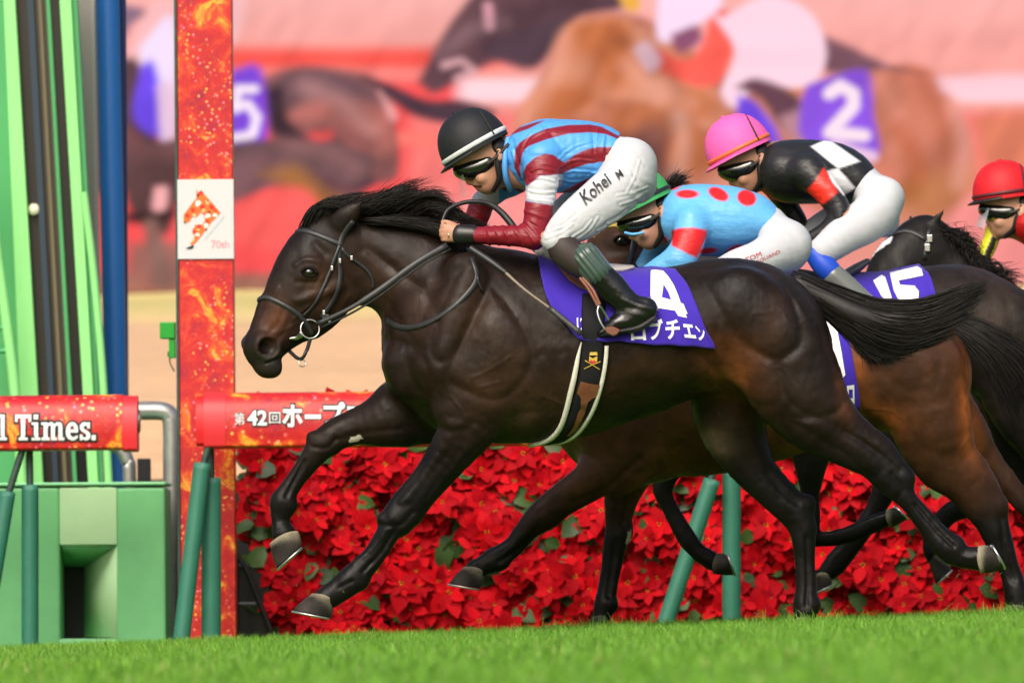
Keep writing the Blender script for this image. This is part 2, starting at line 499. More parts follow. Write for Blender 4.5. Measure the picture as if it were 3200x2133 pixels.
# ---- hair
def hair_mesh(name, guides, n, r=0.0012, jitter=0.01, steps=10, seed=1, spread=None, cur=0.0, clump=0, tipj=1.0):
    """strands interpolated between neighbouring guide curves (each guide: list of xyz, same count)"""
    g = np.random.default_rng(seed)
    G = np.array([spline(np.array(q, float), max(1, int(math.ceil(steps/(len(q)-1))))) for q in guides])
    ng, m = G.shape[:2]
    a = g.random(n)*(ng-1); i = np.minimum(a.astype(int), ng-2); t = (a-i)[:, None, None]
    S = G[i]*(1-t)+G[i+1]*t
    s = np.linspace(0, 1, m)[None, :, None]
    off = g.normal(size=(n, 1, 3))*jitter
    off2 = g.normal(size=(n, 1, 3))*jitter*1.6
    ph = g.random((n, 1, 1))*6.28; wv = g.normal(size=(n, 1, 3))*jitter*0.5*cur
    if clump:
        ci = g.integers(0, clump, n); ca = np.sort(g.random(clump))*(ng-1)
        a2 = np.clip(ca[ci]+g.normal(size=n)*.12, 0, ng-1.001); i2 = a2.astype(int); t2 = (a2-i2)[:, None, None]
        S = G[i2]*(1-t2)+G[i2+1]*t2
        co = g.normal(size=(clump, 1, 3))[ci]*jitter*2.2*tipj; cl_ = (0.72+0.4*g.random(clump))[ci]
        S = S+co*s*s+off*(1-.75*s)+off2*.25*s+wv*np.sin(s*9+ph)*s
    else:
        S = S+off*(0.35+0.65*s)+off2*s*s+wv*np.sin(s*9+ph)*s
    ln = (0.55+0.45*g.random((n, 1, 1))**0.5)
    if clump: ln = np.clip(ln**.4*cl_[:, None, None], .3, 1)
    # shorten strands individually
    pos = np.clip(np.linspace(0, 1, m)[None, :]*ln[:, :, 0]*(m-1), 0, m-1.001)
    i0 = pos.astype(int); tt = (pos-i0)[..., None]
    ar = np.arange(n)[:, None]
    S = S[ar, i0]*(1-tt)+S[ar, np.minimum(i0+1, m-1)]*tt
    tan = np.gradient(S, axis=1); tan /= np.maximum(np.linalg.norm(tan, axis=2), 1e-9)[..., None]
    ref = g.normal(size=(n, 1, 3)); u = np.cross(tan, ref); u /= np.maximum(np.linalg.norm(u, axis=2), 1e-9)[..., None]
    v = np.cross(tan, u)
    rad = (r*(0.6+0.8*g.random((n, 1, 1))))*np.sqrt(np.clip(1.02-np.linspace(0, 1, m), 0.01, 1))[None, :, None]
    ring = [S+rad*(math.cos(q)*u+math.sin(q)*v) for q in (0, 2.094, 4.189)]
    V = np.stack(ring, 2).reshape(-1, 3)
    b = (np.arange(n)[:, None]*m+np.arange(m-1)[None, :])*3
    F = np.concatenate([np.stack([b+j, b+(j+1) % 3, b+3+(j+1) % 3, b+3+j], -1).reshape(-1, 4) for j in range(3)])
    return np_mesh(name, V, F)
# ------------------------------------------------------------------ the setting
M_BLACK = mat("black_plastic", (0.012, 0.012, 0.013), rough=0.35)
def struct(o): o["kind"] = "structure"; return o
# turf sheet reaching far behind
gx = np.concatenate([np.linspace(-60, -6, 6), np.linspace(-5, 5, 21), np.linspace(6, 60, 6)]); gy = np.array([-31, -26, -22, -18, -14, -10, -6, -2, 1.3, 4, 6, 12, 20, 40, 80, 160, 300.])
GXm, GYm = np.meshgrid(gx, gy, indexing='ij')
GZ = gz(np.clip(GXm, -7, 7), GYm)
V = np.stack([GXm, GYm, GZ], -1).reshape(-1, 3); nY = len(gy)
i, j = np.meshgrid(np.arange(len(gx)-1), np.arange(nY-1), indexing='ij')
F = np.stack([i*nY+j, (i+1)*nY+j, (i+1)*nY+j+1, i*nY+j+1], -1).reshape(-1, 4)
M_TURF = mat("turf_soil", (0.085, 0.21, 0.02), rough=0.9, spec=0.1, vary=(.35, 3.0), bump=(.5, 60, .02))
struct(obj("ground", np_mesh("ground", V, F), M_TURF))
# grass blades
def grass(n, d0, d1, hgt, wid, seed, side=1.0):
    g = np.random.default_rng(seed)
    D = np.sqrt(g.random(n)*(d1*d1-d0*d0)+d0*d0)
    half = 1600*D/FPX+side
    x = (g.random(n)*2-1)*half; y = D-DIST
    cl = vnoise(np.stack([x, y, x*0], 1), 5, 40)
    h = hgt*(0.55+0.75*g.random(n)**1.5)*(1+0.3*cl)
    az = g.random(n)*6.283; lean = g.random(n)**1.3*0.9*h
    face = g.random(n)*math.pi
    w = wid*(0.6+0.8*g.random(n))
    base = np.stack([x, y, gz(x, y)-.004], 1)
    tip = base+np.stack([np.cos(az)*lean, np.sin(az)*lean, h], 1)
    mid = base*0.5+tip*0.5+np.stack([-np.cos(az)*lean*.18, -np.sin(az)*lean*.18, h*.08], 1)
    s = np.stack([np.cos(face)*w/2, np.sin(face)*w/2, face*0], 1)
    V = np.stack([base-s, base+s, mid+s*.8, mid-s*.8, tip], 1).reshape(-1, 3)
    k = np.arange(n)[:, None]*5
    T = np.concatenate([k+np.array([[0, 1, 2]]), k+np.array([[0, 2, 3]]), k+np.array([[3, 2, 4]])])
    tone = np.clip(0.5+0.35*cl+0.25*g.normal(size=n), 0, 1)[:, None]
    A, B, C = np.array([0.070, 0.20, 0.014]), np.array([0.175, 0.385, 0.034]), np.array([0.30, 0.34, 0.10])
    c = A*(1-tone)+B*tone
    dry = g.random(n) < 0.04; c[dry] = C
    col = np.repeat(c, 5, axis=0)
    return V, T, col
def tuft(px_, y_, n, seed):
    """longer blades standing round a planted hoof"""
    v, t, c = grass(n, 20, 21, .062, .0042, seed); g = np.random.default_rng(seed)
    x0 = W(px_, 1900, y_)[0]; nx = x0+g.normal(size=n)*.10; ny = y_-.14+g.normal(size=n)*.10
    o = v.reshape(n, 5, 3); b0 = o[:, :2].mean(1)
    o = o-b0[:, None]+np.stack([nx, ny, gz(nx, ny)-.004], 1)[:, None]
    return o.reshape(-1, 3), t, c
parts_ = [tuft(2505, .15, 420, 11), tuft(1880, 1.25, 420, 12), tuft(3175, .95, 420, 13), grass(100000, 12.6, 24, .042, .0055, 1), grass(190000, 24, 31.5, .040, .0030, 2), grass(80000, 31.5, 37.2, .045, .0036, 3)]
off = 0; Vs, Ts, Cs = [], [], []
for v, t, c in parts_:
    Vs.append(v); Ts.append(t+off); Cs.append(c); off += len(v)
M_GRASS = mat("grass_blade", rough=0.5, spec=0.35, attr=True)
gr = obj("grass", np_mesh("grass", np.vstack(Vs), np.vstack(Ts), col=np.vstack(Cs)), M_GRASS)
gr["kind"] = "stuff"; gr["label"] = "short green turf grass along the race course"; gr["category"] = "grass"

# dormant straw coloured bank behind
YB = 22.0
bank = []
for (py, y) in ((1500, YB-6), (1300, YB-3), (1120, YB+8), (985, YB+24), (925, YB+33), (908, YB+40)):
    bank.append((y, W(1600, py, y)[2]))
xs = np.linspace(-22, 22, 45); V = []
for y, z in bank:
    for x in xs: V.append((x, y, z+0.03*math.sin(x*1.3+y)))
nx = len(xs); F = [(a*nx+b, a*nx+b+1, (a+1)*nx+b+1, (a+1)*nx+b) for a in range(len(bank)-1) for b in range(nx-1)]
def bankcol(V):
    V = np.array(V); px, py = toPX(V)
    t = np.clip((V[:, 1]-(YB+20))/8, 0, 1)[:, None]
    n = vnoise(V, .35, 6)[:, None]
    return np.array([.68, .43, .25])*(1+.12*n)*(1-t)+np.array([.60, .50, .20])*(1+.15*n)*t
def fine_grid(V, nv, nu, k):
    V = np.array(V).reshape(nv, nu, 3)
    o = np.array([[V[int(a), :]*(1-(a % 1))+V[min(int(a)+1, nv-1), :]*(a % 1)] for a in np.linspace(0, nv-1.0001, (nv-1)*k+1)])[:, 0]
    return o
Vb = fine_grid(V, len(bank), nx, 6); nvb = Vb.shape[0]
V = Vb.reshape(-1, 3); F = np.array([(a*nx+b, a*nx+b+1, (a+1)*nx+b+1, (a+1)*nx+b) for a in range(nvb-1) for b in range(nx-1)])
struct(obj("infield_bank", np_mesh("infield_bank", V, F, col=bankcol(V)), mat("dormant_grass", rough=.95, spec=.1, attr=True, vary=(.18, 4), bump=(.6, 20, .03))))

# ------------------------------------------------------------------ the big video screen
YS = 64.0
SX = np.linspace(-1700, 4900, 640); SYp = np.linspace(-560, 912, 170)
PX, PY = np.meshgrid(SX, SYp)
img = np.zeros(PX.shape+(3,))
def S(r, g, b): return np.array(srgb(r, g, b))
def lerp(t, a, b): t = np.clip(t, 0, 1)[..., None]; return a*(1-t)+b*t
sx_ = PX.ravel(); sy_ = PY.ravel()
nzA = vnoise(np.stack([sx_/300, sy_/60, sx_*0], 1), 1, 71).reshape(PX.shape)
nzB = vnoise(np.stack([sx_/120, sy_/110, sx_*0], 1), 1, 72).reshape(PX.shape)
img[:] = S(247, 176, 172)
img = lerp((PY+120)/260, S(250, 190, 186)*np.ones(img.shape), S(246, 168, 160)*np.ones(img.shape))
def band(y0, y1, soft, c, x0=-900, x1=9000, sx=60):
    global img
    w = np.clip((PY-y0)/soft, 0, 1)*np.clip((y1-PY)/soft, 0, 1)*np.clip((PX-x0)/sx, 0, 1)*np.clip((x1-PX)/sx, 0, 1)
    img = img*(1-w[..., None])+np.array(c)*w[..., None]
band(130, 240, 40, S(252, 98, 88), x1=1750, sx=300); band(210, 1000, 60, S(250, 92, 92), x1=1500, sx=80)
band(235, 330, 25, S(255, 214, 220), x0=1400); band(330, 640, 40, S(250, 130, 125), x0=1250)
band(560, 930, 90, S(244, 150, 146), x0=1300); band(400, 470, 30, S(255, 130, 118), x0=1100, x1=1500, sx=80)
band(840, 925, 25, S(176, 110, 100), x1=1250, sx=100)
band(860, 930, 40, S(168, 120, 96), x1=1300, sx=60)
def soft_poly(pl, c, soft=26, alpha=1.0, tex=0.0, c2=None):
    global img
    poly = spline(np.array(list(pl)+[pl[0]], float), 3)[:-1].tolist()
    x0, x1 = min(p[0] for p in poly)-70, max(p[0] for p in poly)+70; y0, y1 = min(p[1] for p in poly)-70, max(p[1] for p in poly)+70
    m = (PX > x0) & (PX < x1) & (PY > y0) & (PY < y1)
    d = polydist(PX[m], PY[m], poly+[poly[0]]); d = np.where(inpoly(PX[m], PY[m], poly), d, -d)
    w = np.clip(d/soft+.5, 0, 1)*alpha
    cc = np.tile(np.array(c), (len(d), 1))
    if c2 is not None:
        t = np.clip(.5+.9*nzB[m]*1.2, 0, 1)[:, None]; cc = cc*(1-t)+np.array(c2)*t
    elif tex: cc = cc*(1+tex*nzB[m][:, None])
    img[m] = img[m]*(1-w[:, None])+cc*w[:, None]
def soft_line(pl, wd, c, alpha=1.0, sf=14):
    global img
    d = polydist(PX, PY, pl); w = (np.clip((wd-d)/sf+.5, 0, 1)*alpha)[..., None]
    img = img*(1-w)+np.array(c)*w
D_ = lambda L: [(x*1.3605, y*1.3605) for x, y in L]
# left horse (number 5)
soft_poly(D_([(290,110),(330,40),(400,-60),(560,-60),(560,50),(520,110),(430,90),(390,160),(290,160)]), S(250,190,190))
soft_poly(D_([(320,110),(400,40),(400,330),(370,320),(330,200)]), S(245,225,250))
soft_poly(D_([(180,0),(330,20),(300,60),(280,85),(180,60)]), S(140,110,130))
soft_poly(D_([(140,150),(300,140),(330,200),(310,300),(400,320),(620,330),(760,320),(880,200),(910,380),(870,420),(760,470),(620,430),(540,440),(400,470),(290,440),(150,420)]), S(126,84,86), c2=S(98,70,78))
soft_poly(D_([(285,140),(320,150),(360,330),(300,300),(285,250)]), S(100,72,78))
soft_poly(D_([(325,150),(355,150),(385,300),(340,305),(305,260)]), S(120,84,236))
soft_poly(D_([(360,200),(390,190),(400,290),(370,320)]), S(235,200,225))
soft_poly(D_([(600,180),(690,158),(820,165),(880,200),(905,290),(915,400),(860,410),(760,300),(640,330),(610,260)]), S(190,116,108), c2=S(140,92,90))
soft_poly(D_([(600,190),(700,155),(830,180),(890,240),(830,230),(720,230),(640,260)]), S(126,92,98), soft=40)
soft_poly(D_([(605,210),(650,200),(660,270),(720,330),(640,320),(610,270)]), S(70,52,60), soft=30)
soft_poly(D_([(530,165),(600,160),(608,345),(530,355)]), S(140,84,226))
for ln in ([(585,205),(545,205),(542,250)], [(542,245),(570,240),(590,270),(580,310),(535,318)]):
    soft_line(D_(ln), 14, S(255,235,250))
soft_poly(D_([(830,175),(900,195),(980,230),(1060,230),(1140,260),(1060,285),(960,270),(890,225)]), S(84,62,72), soft=22)
soft_poly(D_([(870,210),(910,260),(900,275)]), S(250,180,180))
soft_poly(D_([(520,330),(620,320),(750,330),(860,360),(820,420),(720,400),(640,420),(560,460),(500,470)]), S(132,94,98), c2=S(110,82,84))
soft_poly(D_([(600,400),(680,380),(740,430),(800,470),(760,480),(690,470),(640,420)]), S(180,120,60), soft=50, alpha=.75)
soft_poly(D_([(540,470),(640,430),(720,450),(740,560),(540,560)]), S(252,104,100), soft=40)
soft_poly(D_([(300,560),(420,560),(420,640),(300,640)]), S(168,110,100), soft=40)
soft_poly(D_([(290,380),(400,330),(400,480),(380,540),(330,520),(290,460)]), S(130,90,90), c2=S(100,70,70))
soft_poly(D_([(290,490),(400,480),(380,510),(290,510)]), S(70,50,50), soft=24)
soft_poly(D_([(355,430),(385,430),(380,480),(350,480)]), S(250,180,180), soft=20)
soft_poly(D_([(330,510),(360,510),(400,650),(350,650)]), S(150,110,100), soft=30)
# horse behind, dark head
soft_poly(D_([(960,190),(1000,110),(1060,20),(1130,-30),(1400,-40),(1430,20),(1330,40),(1280,90),(1230,150),(1150,140),(1060,180),(1000,215)]), S(118,84,90), c2=S(96,68,76))
soft_poly(D_([(1100,110),(1280,40),(1330,40),(1230,155),(1150,140)]), S(92,70,80), soft=30)
soft_line(D_([(1120,15),(1125,60)]), 16, S(235,170,180), .8); soft_line(D_([(1020,150),(1060,140),(1090,165),(1050,180)]), 12, S(235,180,185), .8)
soft_poly(D_([(1420,-10),(1460,-20),(1470,20),(1440,25)]), S(240,180,80), soft=20)
# chestnut horse (number 2)
soft_poly(D_([(1240,180),(1300,60),(1380,30),(1470,40),(1560,90),(1660,160),(1800,200),(1960,170),(2080,150),(2150,180),(2200,260),(2230,400),(2150,500),(2000,520),(1850,470),(1700,520),(1500,440),(1330,420),(1180,300)]), S(226,146,112), c2=S(192,118,98))
soft_poly(D_([(1250,190),(1310,70),(1390,45),(1480,60),(1560,130),(1660,230),(1640,300),(1480,240),(1380,230),(1280,280),(1200,330)]), S(206,122,80), c2=S(232,160,132))
soft_poly(D_([(1390,240),(1480,240),(1600,290),(1640,360),(1600,420),(1500,380),(1420,330)]), S(150,96,84), soft=50, c2=S(200,120,80))
soft_poly(D_([(1420,300),(1500,330),(1560,420),(1490,440),(1400,380)]), S(96,64,64), soft=50, alpha=.8)
soft_poly(D_([(1980,180),(2090,150),(2170,190),(2230,330),(2240,420),(2150,480),(2020,440),(2000,330)]), S(222,136,116), c2=S(196,122,96))
soft_poly(D_([(2050,430),(2200,380),(2230,430),(2120,540),(1960,600),(1900,560),(2000,500)]), S(196,128,84), soft=60, alpha=.8)
soft_poly(D_([(1880,500),(2050,480),(2150,560),(2000,640),(1880,640)]), S(226,150,140), soft=80, alpha=.7)
soft_poly(D_([(1560,420),(1700,400),(1760,520),(1700,640),(1560,620)]), S(236,150,132), soft=80, c2=S(220,150,130))
soft_poly(D_([(1890,80),(1960,110),(2040,150),(2120,170),(2040,160),(1960,170),(1890,160)]), S(132,92,104), soft=26)
soft_poly(D_([(1640,15),(1700,50),(1685,120),(1645,195),(1570,190),(1500,150),(1505,112),(1580,140),(1615,95)]), S(254,104,92), soft=22)
soft_poly(D_([(1510,0),(1540,-30),(1620,-40),(1660,10),(1600,60),(1560,90),(1510,90)]), S(250,222,244), soft=22)
soft_poly(D_([(1455,115),(1485,95),(1520,140),(1490,165)]), S(255,214,228), soft=22)
soft_poly(D_([(1540,80),(1600,60),(1610,95),(1560,120)]), S(150,90,120), soft=22)
soft_poly(D_([(1660,40),(1760,-10),(1850,20),(1890,80),(1895,150),(1850,200),(1740,200),(1690,250),(1655,210),(1690,120),(1640,40)]), S(252,214,228), soft=18)
soft_poly(D_([(1690,200),(1740,180),(1830,220),(1860,290),(1850,320),(1790,290),(1750,230)]), S(110,74,86), soft=22)
soft_poly(D_([(1790,270),(1850,250),(1870,300),(1820,330)]), S(190,140,150), soft=30)
soft_poly(D_([(1695,220),(1740,240),(1800,330),(1780,370),(1700,280)]), S(124,84,232), soft=20)
soft_poly(D_([(1855,195),(1990,160),(2005,260),(2012,368),(1850,330),(1840,240)]), S(146,92,224), soft=18)
for ln in ([(1905,215),(1930,198),(1960,215),(1960,245),(1905,305),(1985,312)],):
    soft_line(D_(ln), 20, S(255,228,240))
soft_line(D_([(1920,335),(2005,360)]), 17, S(255,220,232), .8)
soft_poly(D_([(2150,180),(2352,170),(2352,230),(2180,220)]), S(255,205,215), soft=30, alpha=.8)
soft_poly(D_([(2240,270),(2300,255),(2400,270),(2400,400),(2260,380)]), S(214,130,96), soft=60, alpha=.8)
for ln, wd, cc, al in (([(1300,90),(1260,190),(1200,290)], 16, S(238,170,150), .5), ([(1400,60),(1370,160),(1300,270)], 14, S(150,78,48), .45), ([(1470,60),(1520,140),(1560,210)], 12, S(120,66,52), .5), ([(1440,150),(1500,200),(1590,240)], 14, S(244,176,156), .5),
    ([(1560,270),(1570,340),(1550,420)], 12, S(240,190,176), .55), ([(1650,250),(1640,340),(1600,420)], 14, S(160,92,66), .5), ([(2020,190),(2060,260),(2050,340)], 18, S(240,156,140), .55), ([(2100,170),(2160,260),(2170,360)], 16, S(176,96,66), .5), ([(2190,240),(2215,330),(2200,420)], 12, S(244,180,170), .5),
    ([(2060,300),(2110,380),(2090,440)], 16, S(204,104,58), .5), ([(1800,330),(1850,380),(1900,480)], 20, S(204,126,104), .5), ([(700,200),(780,230),(850,300)], 16, S(220,160,156), .5), ([(690,290),(760,300),(850,330)], 10, S(90,64,70), .5), ([(650,330),(760,350),(830,390)], 12, S(166,116,112), .5),
    ([(1010,120),(1080,70),(1160,50)], 10, S(160,128,132), .5), ([(1180,30),(1260,20),(1340,10)], 12, S(80,58,66), .5), ([(1690,330),(1730,420),(1700,520)], 18, S(214,138,120), .5), ([(1960,440),(2040,470),(2100,440)], 16, S(150,104,60), .5), ([(1420,90),(1460,110),(1500,160)], 10, S(96,50,40), .5)):
    soft_line(spline(np.array(D_(ln)), 4).tolist(), wd*1.3, cc, al*1.1, 60)
nzC = vnoise(np.stack([(sx_+sy_*.6)/46, (sy_-sx_*.5)/120, sx_*0], 1), 1, 73).reshape(PX.shape)
dk_ = np.clip((.62-img[..., 1])/.4, 0, 1)
img = np.clip(img*(1+.04*nzA[..., None]+(.14*nzC*dk_)[..., None]), 0, 1)
img = np.clip(img, 0, 1)**1.06
ys_n, xs_n = PX.shape
u_, v_ = sx_-CX, HY-sy_
dS = (DIST+YS)/FPX
Vs = np.stack([(u_*CR+v_*SR)*dS, np.full(len(u_), YS), CAMZ+(-u_*SR+v_*CR)*dS], 1)
i, j = np.meshgrid(np.arange(ys_n-1), np.arange(xs_n-1), indexing='ij')
F = np.stack([i*xs_n+j, i*xs_n+j+1, (i+1)*xs_n+j+1, (i+1)*xs_n+j], -1).reshape(-1, 4)[:, ::-1]
scr = empty("video_screen", "huge outdoor video screen showing blurred galloping horses in pink and red", "video screen")
m_ = bpy.data.materials.new("screen_picture"); m_.use_nodes = True
N_ = m_.node_tree.nodes; N_.clear()
at_ = N_.new('ShaderNodeAttribute'); at_.attribute_name = "Col"; em_ = N_.new('ShaderNodeEmission'); ou_ = N_.new('ShaderNodeOutputMaterial')
em_.inputs[1].default_value = 0.72
m_.node_tree.links.new(at_.outputs[0], em_.inputs[0]); m_.node_tree.links.new(em_.outputs[0], ou_.inputs[0])
obj("display", np_mesh("display", Vs, F, smooth=False, col=img.reshape(-1, 3)), m_, scr)
lo, hi = Vs.min(0), Vs.max(0)
obj("cabinet", box_mesh("cabinet", (lo[0]-.6, YS+.02, lo[2]-.3), (hi[0]+.6, YS+1.6, hi[2]+.6), .05), mat("cabinet_steel", (.12, .12, .13), rough=.6), scr)

# ------------------------------------------------------------------ rail with printed padding
YR = 5.0
def flame_mat(name, sc=1.0, seed=0.0, rough=.45, dark=1.0):
    m = bpy.data.materials.new(name); m.use_nodes = True; nt = m.node_tree; N = nt.nodes; L = nt.links
    b = N["Principled BSDF"]; b.inputs["Roughness"].default_value = rough
    tc = N.new('ShaderNodeTexCoord'); mp = N.new('ShaderNodeMapping'); mp.inputs["Location"].default_value = (seed, seed*.7, seed*1.3); mp.inputs["Scale"].default_value = (sc, sc, sc)
    L.new(tc.outputs["Object"], mp.inputs[0])
    n1 = N.new('ShaderNodeTexNoise'); n1.inputs["Scale"].default_value = 4.5; n1.inputs["Detail"].default_value = 7; n1.inputs["Roughness"].default_value = .62; n1.inputs["Distortion"].default_value = .9; L.new(mp.outputs[0], n1.inputs[0])
    r1 = N.new('ShaderNodeValToRGB'); e = r1.color_ramp.elements
    e[0].position = .30; e[0].color = (*srgb(150, 14, 56), 1); e[1].position = .42; e[1].color = (*srgb(182, 18, 32), 1)
    for p, c in ((.53, srgb(198, 30, 30)), (.575, srgb(214, 66, 32)), (.61, srgb(232, 122, 34)), (.635, srgb(244, 184, 54)), (.66, srgb(216, 78, 36)), (.71, srgb(170, 170, 110)), (.76, srgb(220, 60, 40))):
        x = e.new(p); x.color = (*c, 1)
    L.new(n1.outputs["Fac"], r1.inputs[0])
    v = N.new('ShaderNodeTexVoronoi'); v.inputs["Scale"].default_value = 30; L.new(mp.outputs[0], v.inputs[0])
    n3 = N.new('ShaderNodeTexNoise'); n3.inputs["Scale"].default_value = 4; L.new(mp.outputs[0], n3.inputs[0])
    r2 = N.new('ShaderNodeMapRange'); r2.inputs[1].default_value = .30; r2.inputs[2].default_value = .16; L.new(v.outputs["Distance"], r2.inputs[0])
    r3 = N.new('ShaderNodeMapRange'); r3.inputs[1].default_value = .42; r3.inputs[2].default_value = .56; L.new(n3.outputs["Fac"], r3.inputs[0])
    mu = N.new('ShaderNodeMath'); mu.operation = 'MULTIPLY'; L.new(r2.outputs[0], mu.inputs[0]); L.new(r3.outputs[0], mu.inputs[1])
    n4 = N.new('ShaderNodeTexWhiteNoise'); L.new(v.outputs["Position"], n4.inputs[0])
    r4 = N.new('ShaderNodeValToRGB'); e = r4.color_ramp.elements; e[0].color = (*srgb(250, 120, 160), 1); e[1].color = (*srgb(255, 200, 60), 1)
    L.new(n4.outputs[0], r4.inputs[0])
    mx = N.new('ShaderNodeMix'); mx.data_type = 'RGBA'; L.new(mu.outputs[0], mx.inputs["Factor"]); L.new(r1.outputs[0], mx.inputs["A"]); L.new(r4.outputs[0], mx.inputs["B"])
    n5 = N.new('ShaderNodeTexNoise'); n5.inputs["Scale"].default_value = 3.2; n5.inputs["Distortion"].default_value = 5; n5.inputs["Detail"].default_value = 2; L.new(mp.outputs[0], n5.inputs[0])
    r5 = N.new('ShaderNodeValToRGB'); e = r5.color_ramp.elements; e[0].position = .475; e[0].color = (0, 0, 0, 1); e[1].position = .50; e[1].color = (1, 1, 1, 1); x = e.new(.525); x.color = (0, 0, 0, 1)
    L.new(n5.outputs["Fac"], r5.inputs[0])
    m5 = N.new('ShaderNodeMath'); m5.operation = 'MULTIPLY'; m5.inputs[1].default_value = .12; L.new(r5.outputs[0], m5.inputs[0])
    m2 = N.new('ShaderNodeMix'); m2.data_type = 'RGBA'; m2.inputs["B"].default_value = (*srgb(250, 150, 30), 1)
    L.new(m5.outputs[0], m2.inputs["Factor"]); L.new(mx.outputs["Result"], m2.inputs["A"])
    L.new(m2.outputs["Result"], b.inputs["Base Color"])
    return m
M_FLAME = flame_mat("printed_vinyl", 1.0)
M_REDV = mat("plain_red_vinyl", srgb(214, 40, 50), rough=.45, vary=(.06, 10)); M_REDE = mat("dark_red_vinyl", srgb(205, 20, 26), rough=.5)
M_GPAD = mat("dark_green_padding", srgb(44, 112, 92), rough=.55, vary=(.12, 8), bump=(.2, 40, .004)); M_ROD = mat("dark_green_steel", (.03, .06, .05), rough=.5, vary=(.4, 20))
M_INK = mat("black_ink", (.015, .012, .012), rough=.6); M_PAPER = mat("white_ink", (.84, .85, .86), rough=.6)
def pad_mesh(name, x0, x1, zt, zb, y, slope, n=None, bul=.0):
    """padded cover: rounded-top roll, x0..x1"""
    h = zt-zb; d = h*.95
    prof = [(-.46, .06), (-.50, .22), (-.50, .44), (-.48, .62), (-.43, .78), (-.33, .92), (-.18, .99), (.05, 1.0), (.24, .95), (.38, .82), (.47, .6), (.5, .3), (.48, .06), (.3, 0), (0, -.01), (-.3, 0), (-.46, .03)]
    nn = max(2, int((x1-x0)/.03)); V = []; F = []
    for i in range(nn+1):
        x = x0+(x1-x0)*i/nn
        for a, b in prof: V.append((x, y+a*d, zb+slope*(x-x0)+b*h))
    k = len(prof)
    for i in range(nn):
        for j in range(k): F.append((i*k+j, i*k+(j+1) % k, (i+1)*k+(j+1) % k, (i+1)*k+j))
    me = np_mesh(name, np.array(V), np.array(F))
    bm = bmesh.new(); bm.from_mesh(me); bm.verts.ensure_lookup_table(); N = len(bm.verts)
    for f in (bm.faces.new([bm.verts[j] for j in range(k)]), bm.faces.new([bm.verts[N-k+j] for j in range(k)])):
        for e in f.edges: e.smooth = False
    bmesh.ops.recalc_face_normals(bm, faces=bm.faces); bm.to_mesh(me); bm.free()
    return me, np.array(V), np.array(F)
XW = lambda px, y: W(px, 1400, y)[0]
ZW = lambda py, y, px=500: W(px, py, y)[2]
def post(parent, top, bot, y, r, rod=None, ybot=None):
    a, b = W(*top, y), W(*bot, y if ybot is None else ybot)
    L_ = np.array(b)-np.array(a)
    o = tube("post_sleeve", [np.array(a), np.array(a)+L_*.01, np.array(a)+L_*.5, np.array(b)], [r*.94, r, r, r], M_GPAD, parent, seg=20, n=2)
    if rod: tube("post_rod", [np.array(W(*rod, y)), np.array(a)+L_*.03], .016, M_ROD, parent, seg=10, n=1)
    return o
RL = empty("running_rail", "left running rail with red printed padding reading Times over green posts", "rail", "padded running rails")
x0, xe, x1 = XW(-900, YR), XW(385, YR), XW(432, YR); zt, zb = ZW(1238, YR, 200), ZW(1411, YR, 200)
me, Vp, Fp = pad_mesh("rail_cover", x0, xe, zt, zb, YR, 0.004); pl_ = obj("rail_cover", me, M_FLAME, RL)
skL = Skin(Vp, Fp); skL.y0 = YR
obj("end_band", pad_mesh("end_band", xe+.001, x1, zt+.0012, zb-.001, YR-.001, 0.004)[0], M_REDV, RL)
tube("rail_pipe", [(x0, YR, (zt+zb)/2), (x1+.01, YR, (zt+zb)/2+.01)], .05, mat("rail_steel", (.3, .3, .3), rough=.5, metal=.6), RL, n=1)
post(RL, (94,1528), (94,2090), YR, .038*1.0, (92,1405)); post(RL, (22,1548), (-60,2040), YR-.06, .036, (70,1405), ybot=YR-.1)
post(RL, (-1500,1528), (-1500,2090), YR, .038, (-1500,1405))
RR = empty("running_rail", "right running rail with red printed padding and white Japanese lettering behind the horses", "rail", "padded running rails")
x0, xe, x1 = XW(640, YR), XW(708, YR), XW(4300, YR); zt, zb = ZW(1226, YR, 800), ZW(1399, YR, 800)
me, Vp, Fp = pad_mesh("rail_cover", xe+.001, x1, zt, zb, YR, 0.002); pr_ = obj("rail_cover", me, M_FLAME, RR)
skR = Skin(Vp, Fp); skR.y0 = YR
obj("end_band", pad_mesh("end_band", x0, xe, zt+.0012, zb-.001, YR-.001, 0.002)[0], M_REDV, RR)
obj("end_cap", pad_mesh("end_cap", x0-.035, x0-.001, zt-.012, zb+.012, YR+.01, 0.0)[0], M_REDE, RR)
for a in ((660,), (2286,), (3900,)):
    X = a[0]
    vt = (X, 1506) if X < 1000 else (X, 1480)
    post(RR, vt, (X, 2090 if X < 1000 else 2050), YR, .044 if X < 1000 else .042, (X-2, 1390))
    post(RR, (X-30 if X < 1000 else X-65, 1462 if X < 1000 else 1512), (X-104 if X < 1000 else X-240, 2090 if X < 1000 else 2050), YR-.09, .038, (X-8 if X < 1000 else X-40, 1390), ybot=YR-.14)
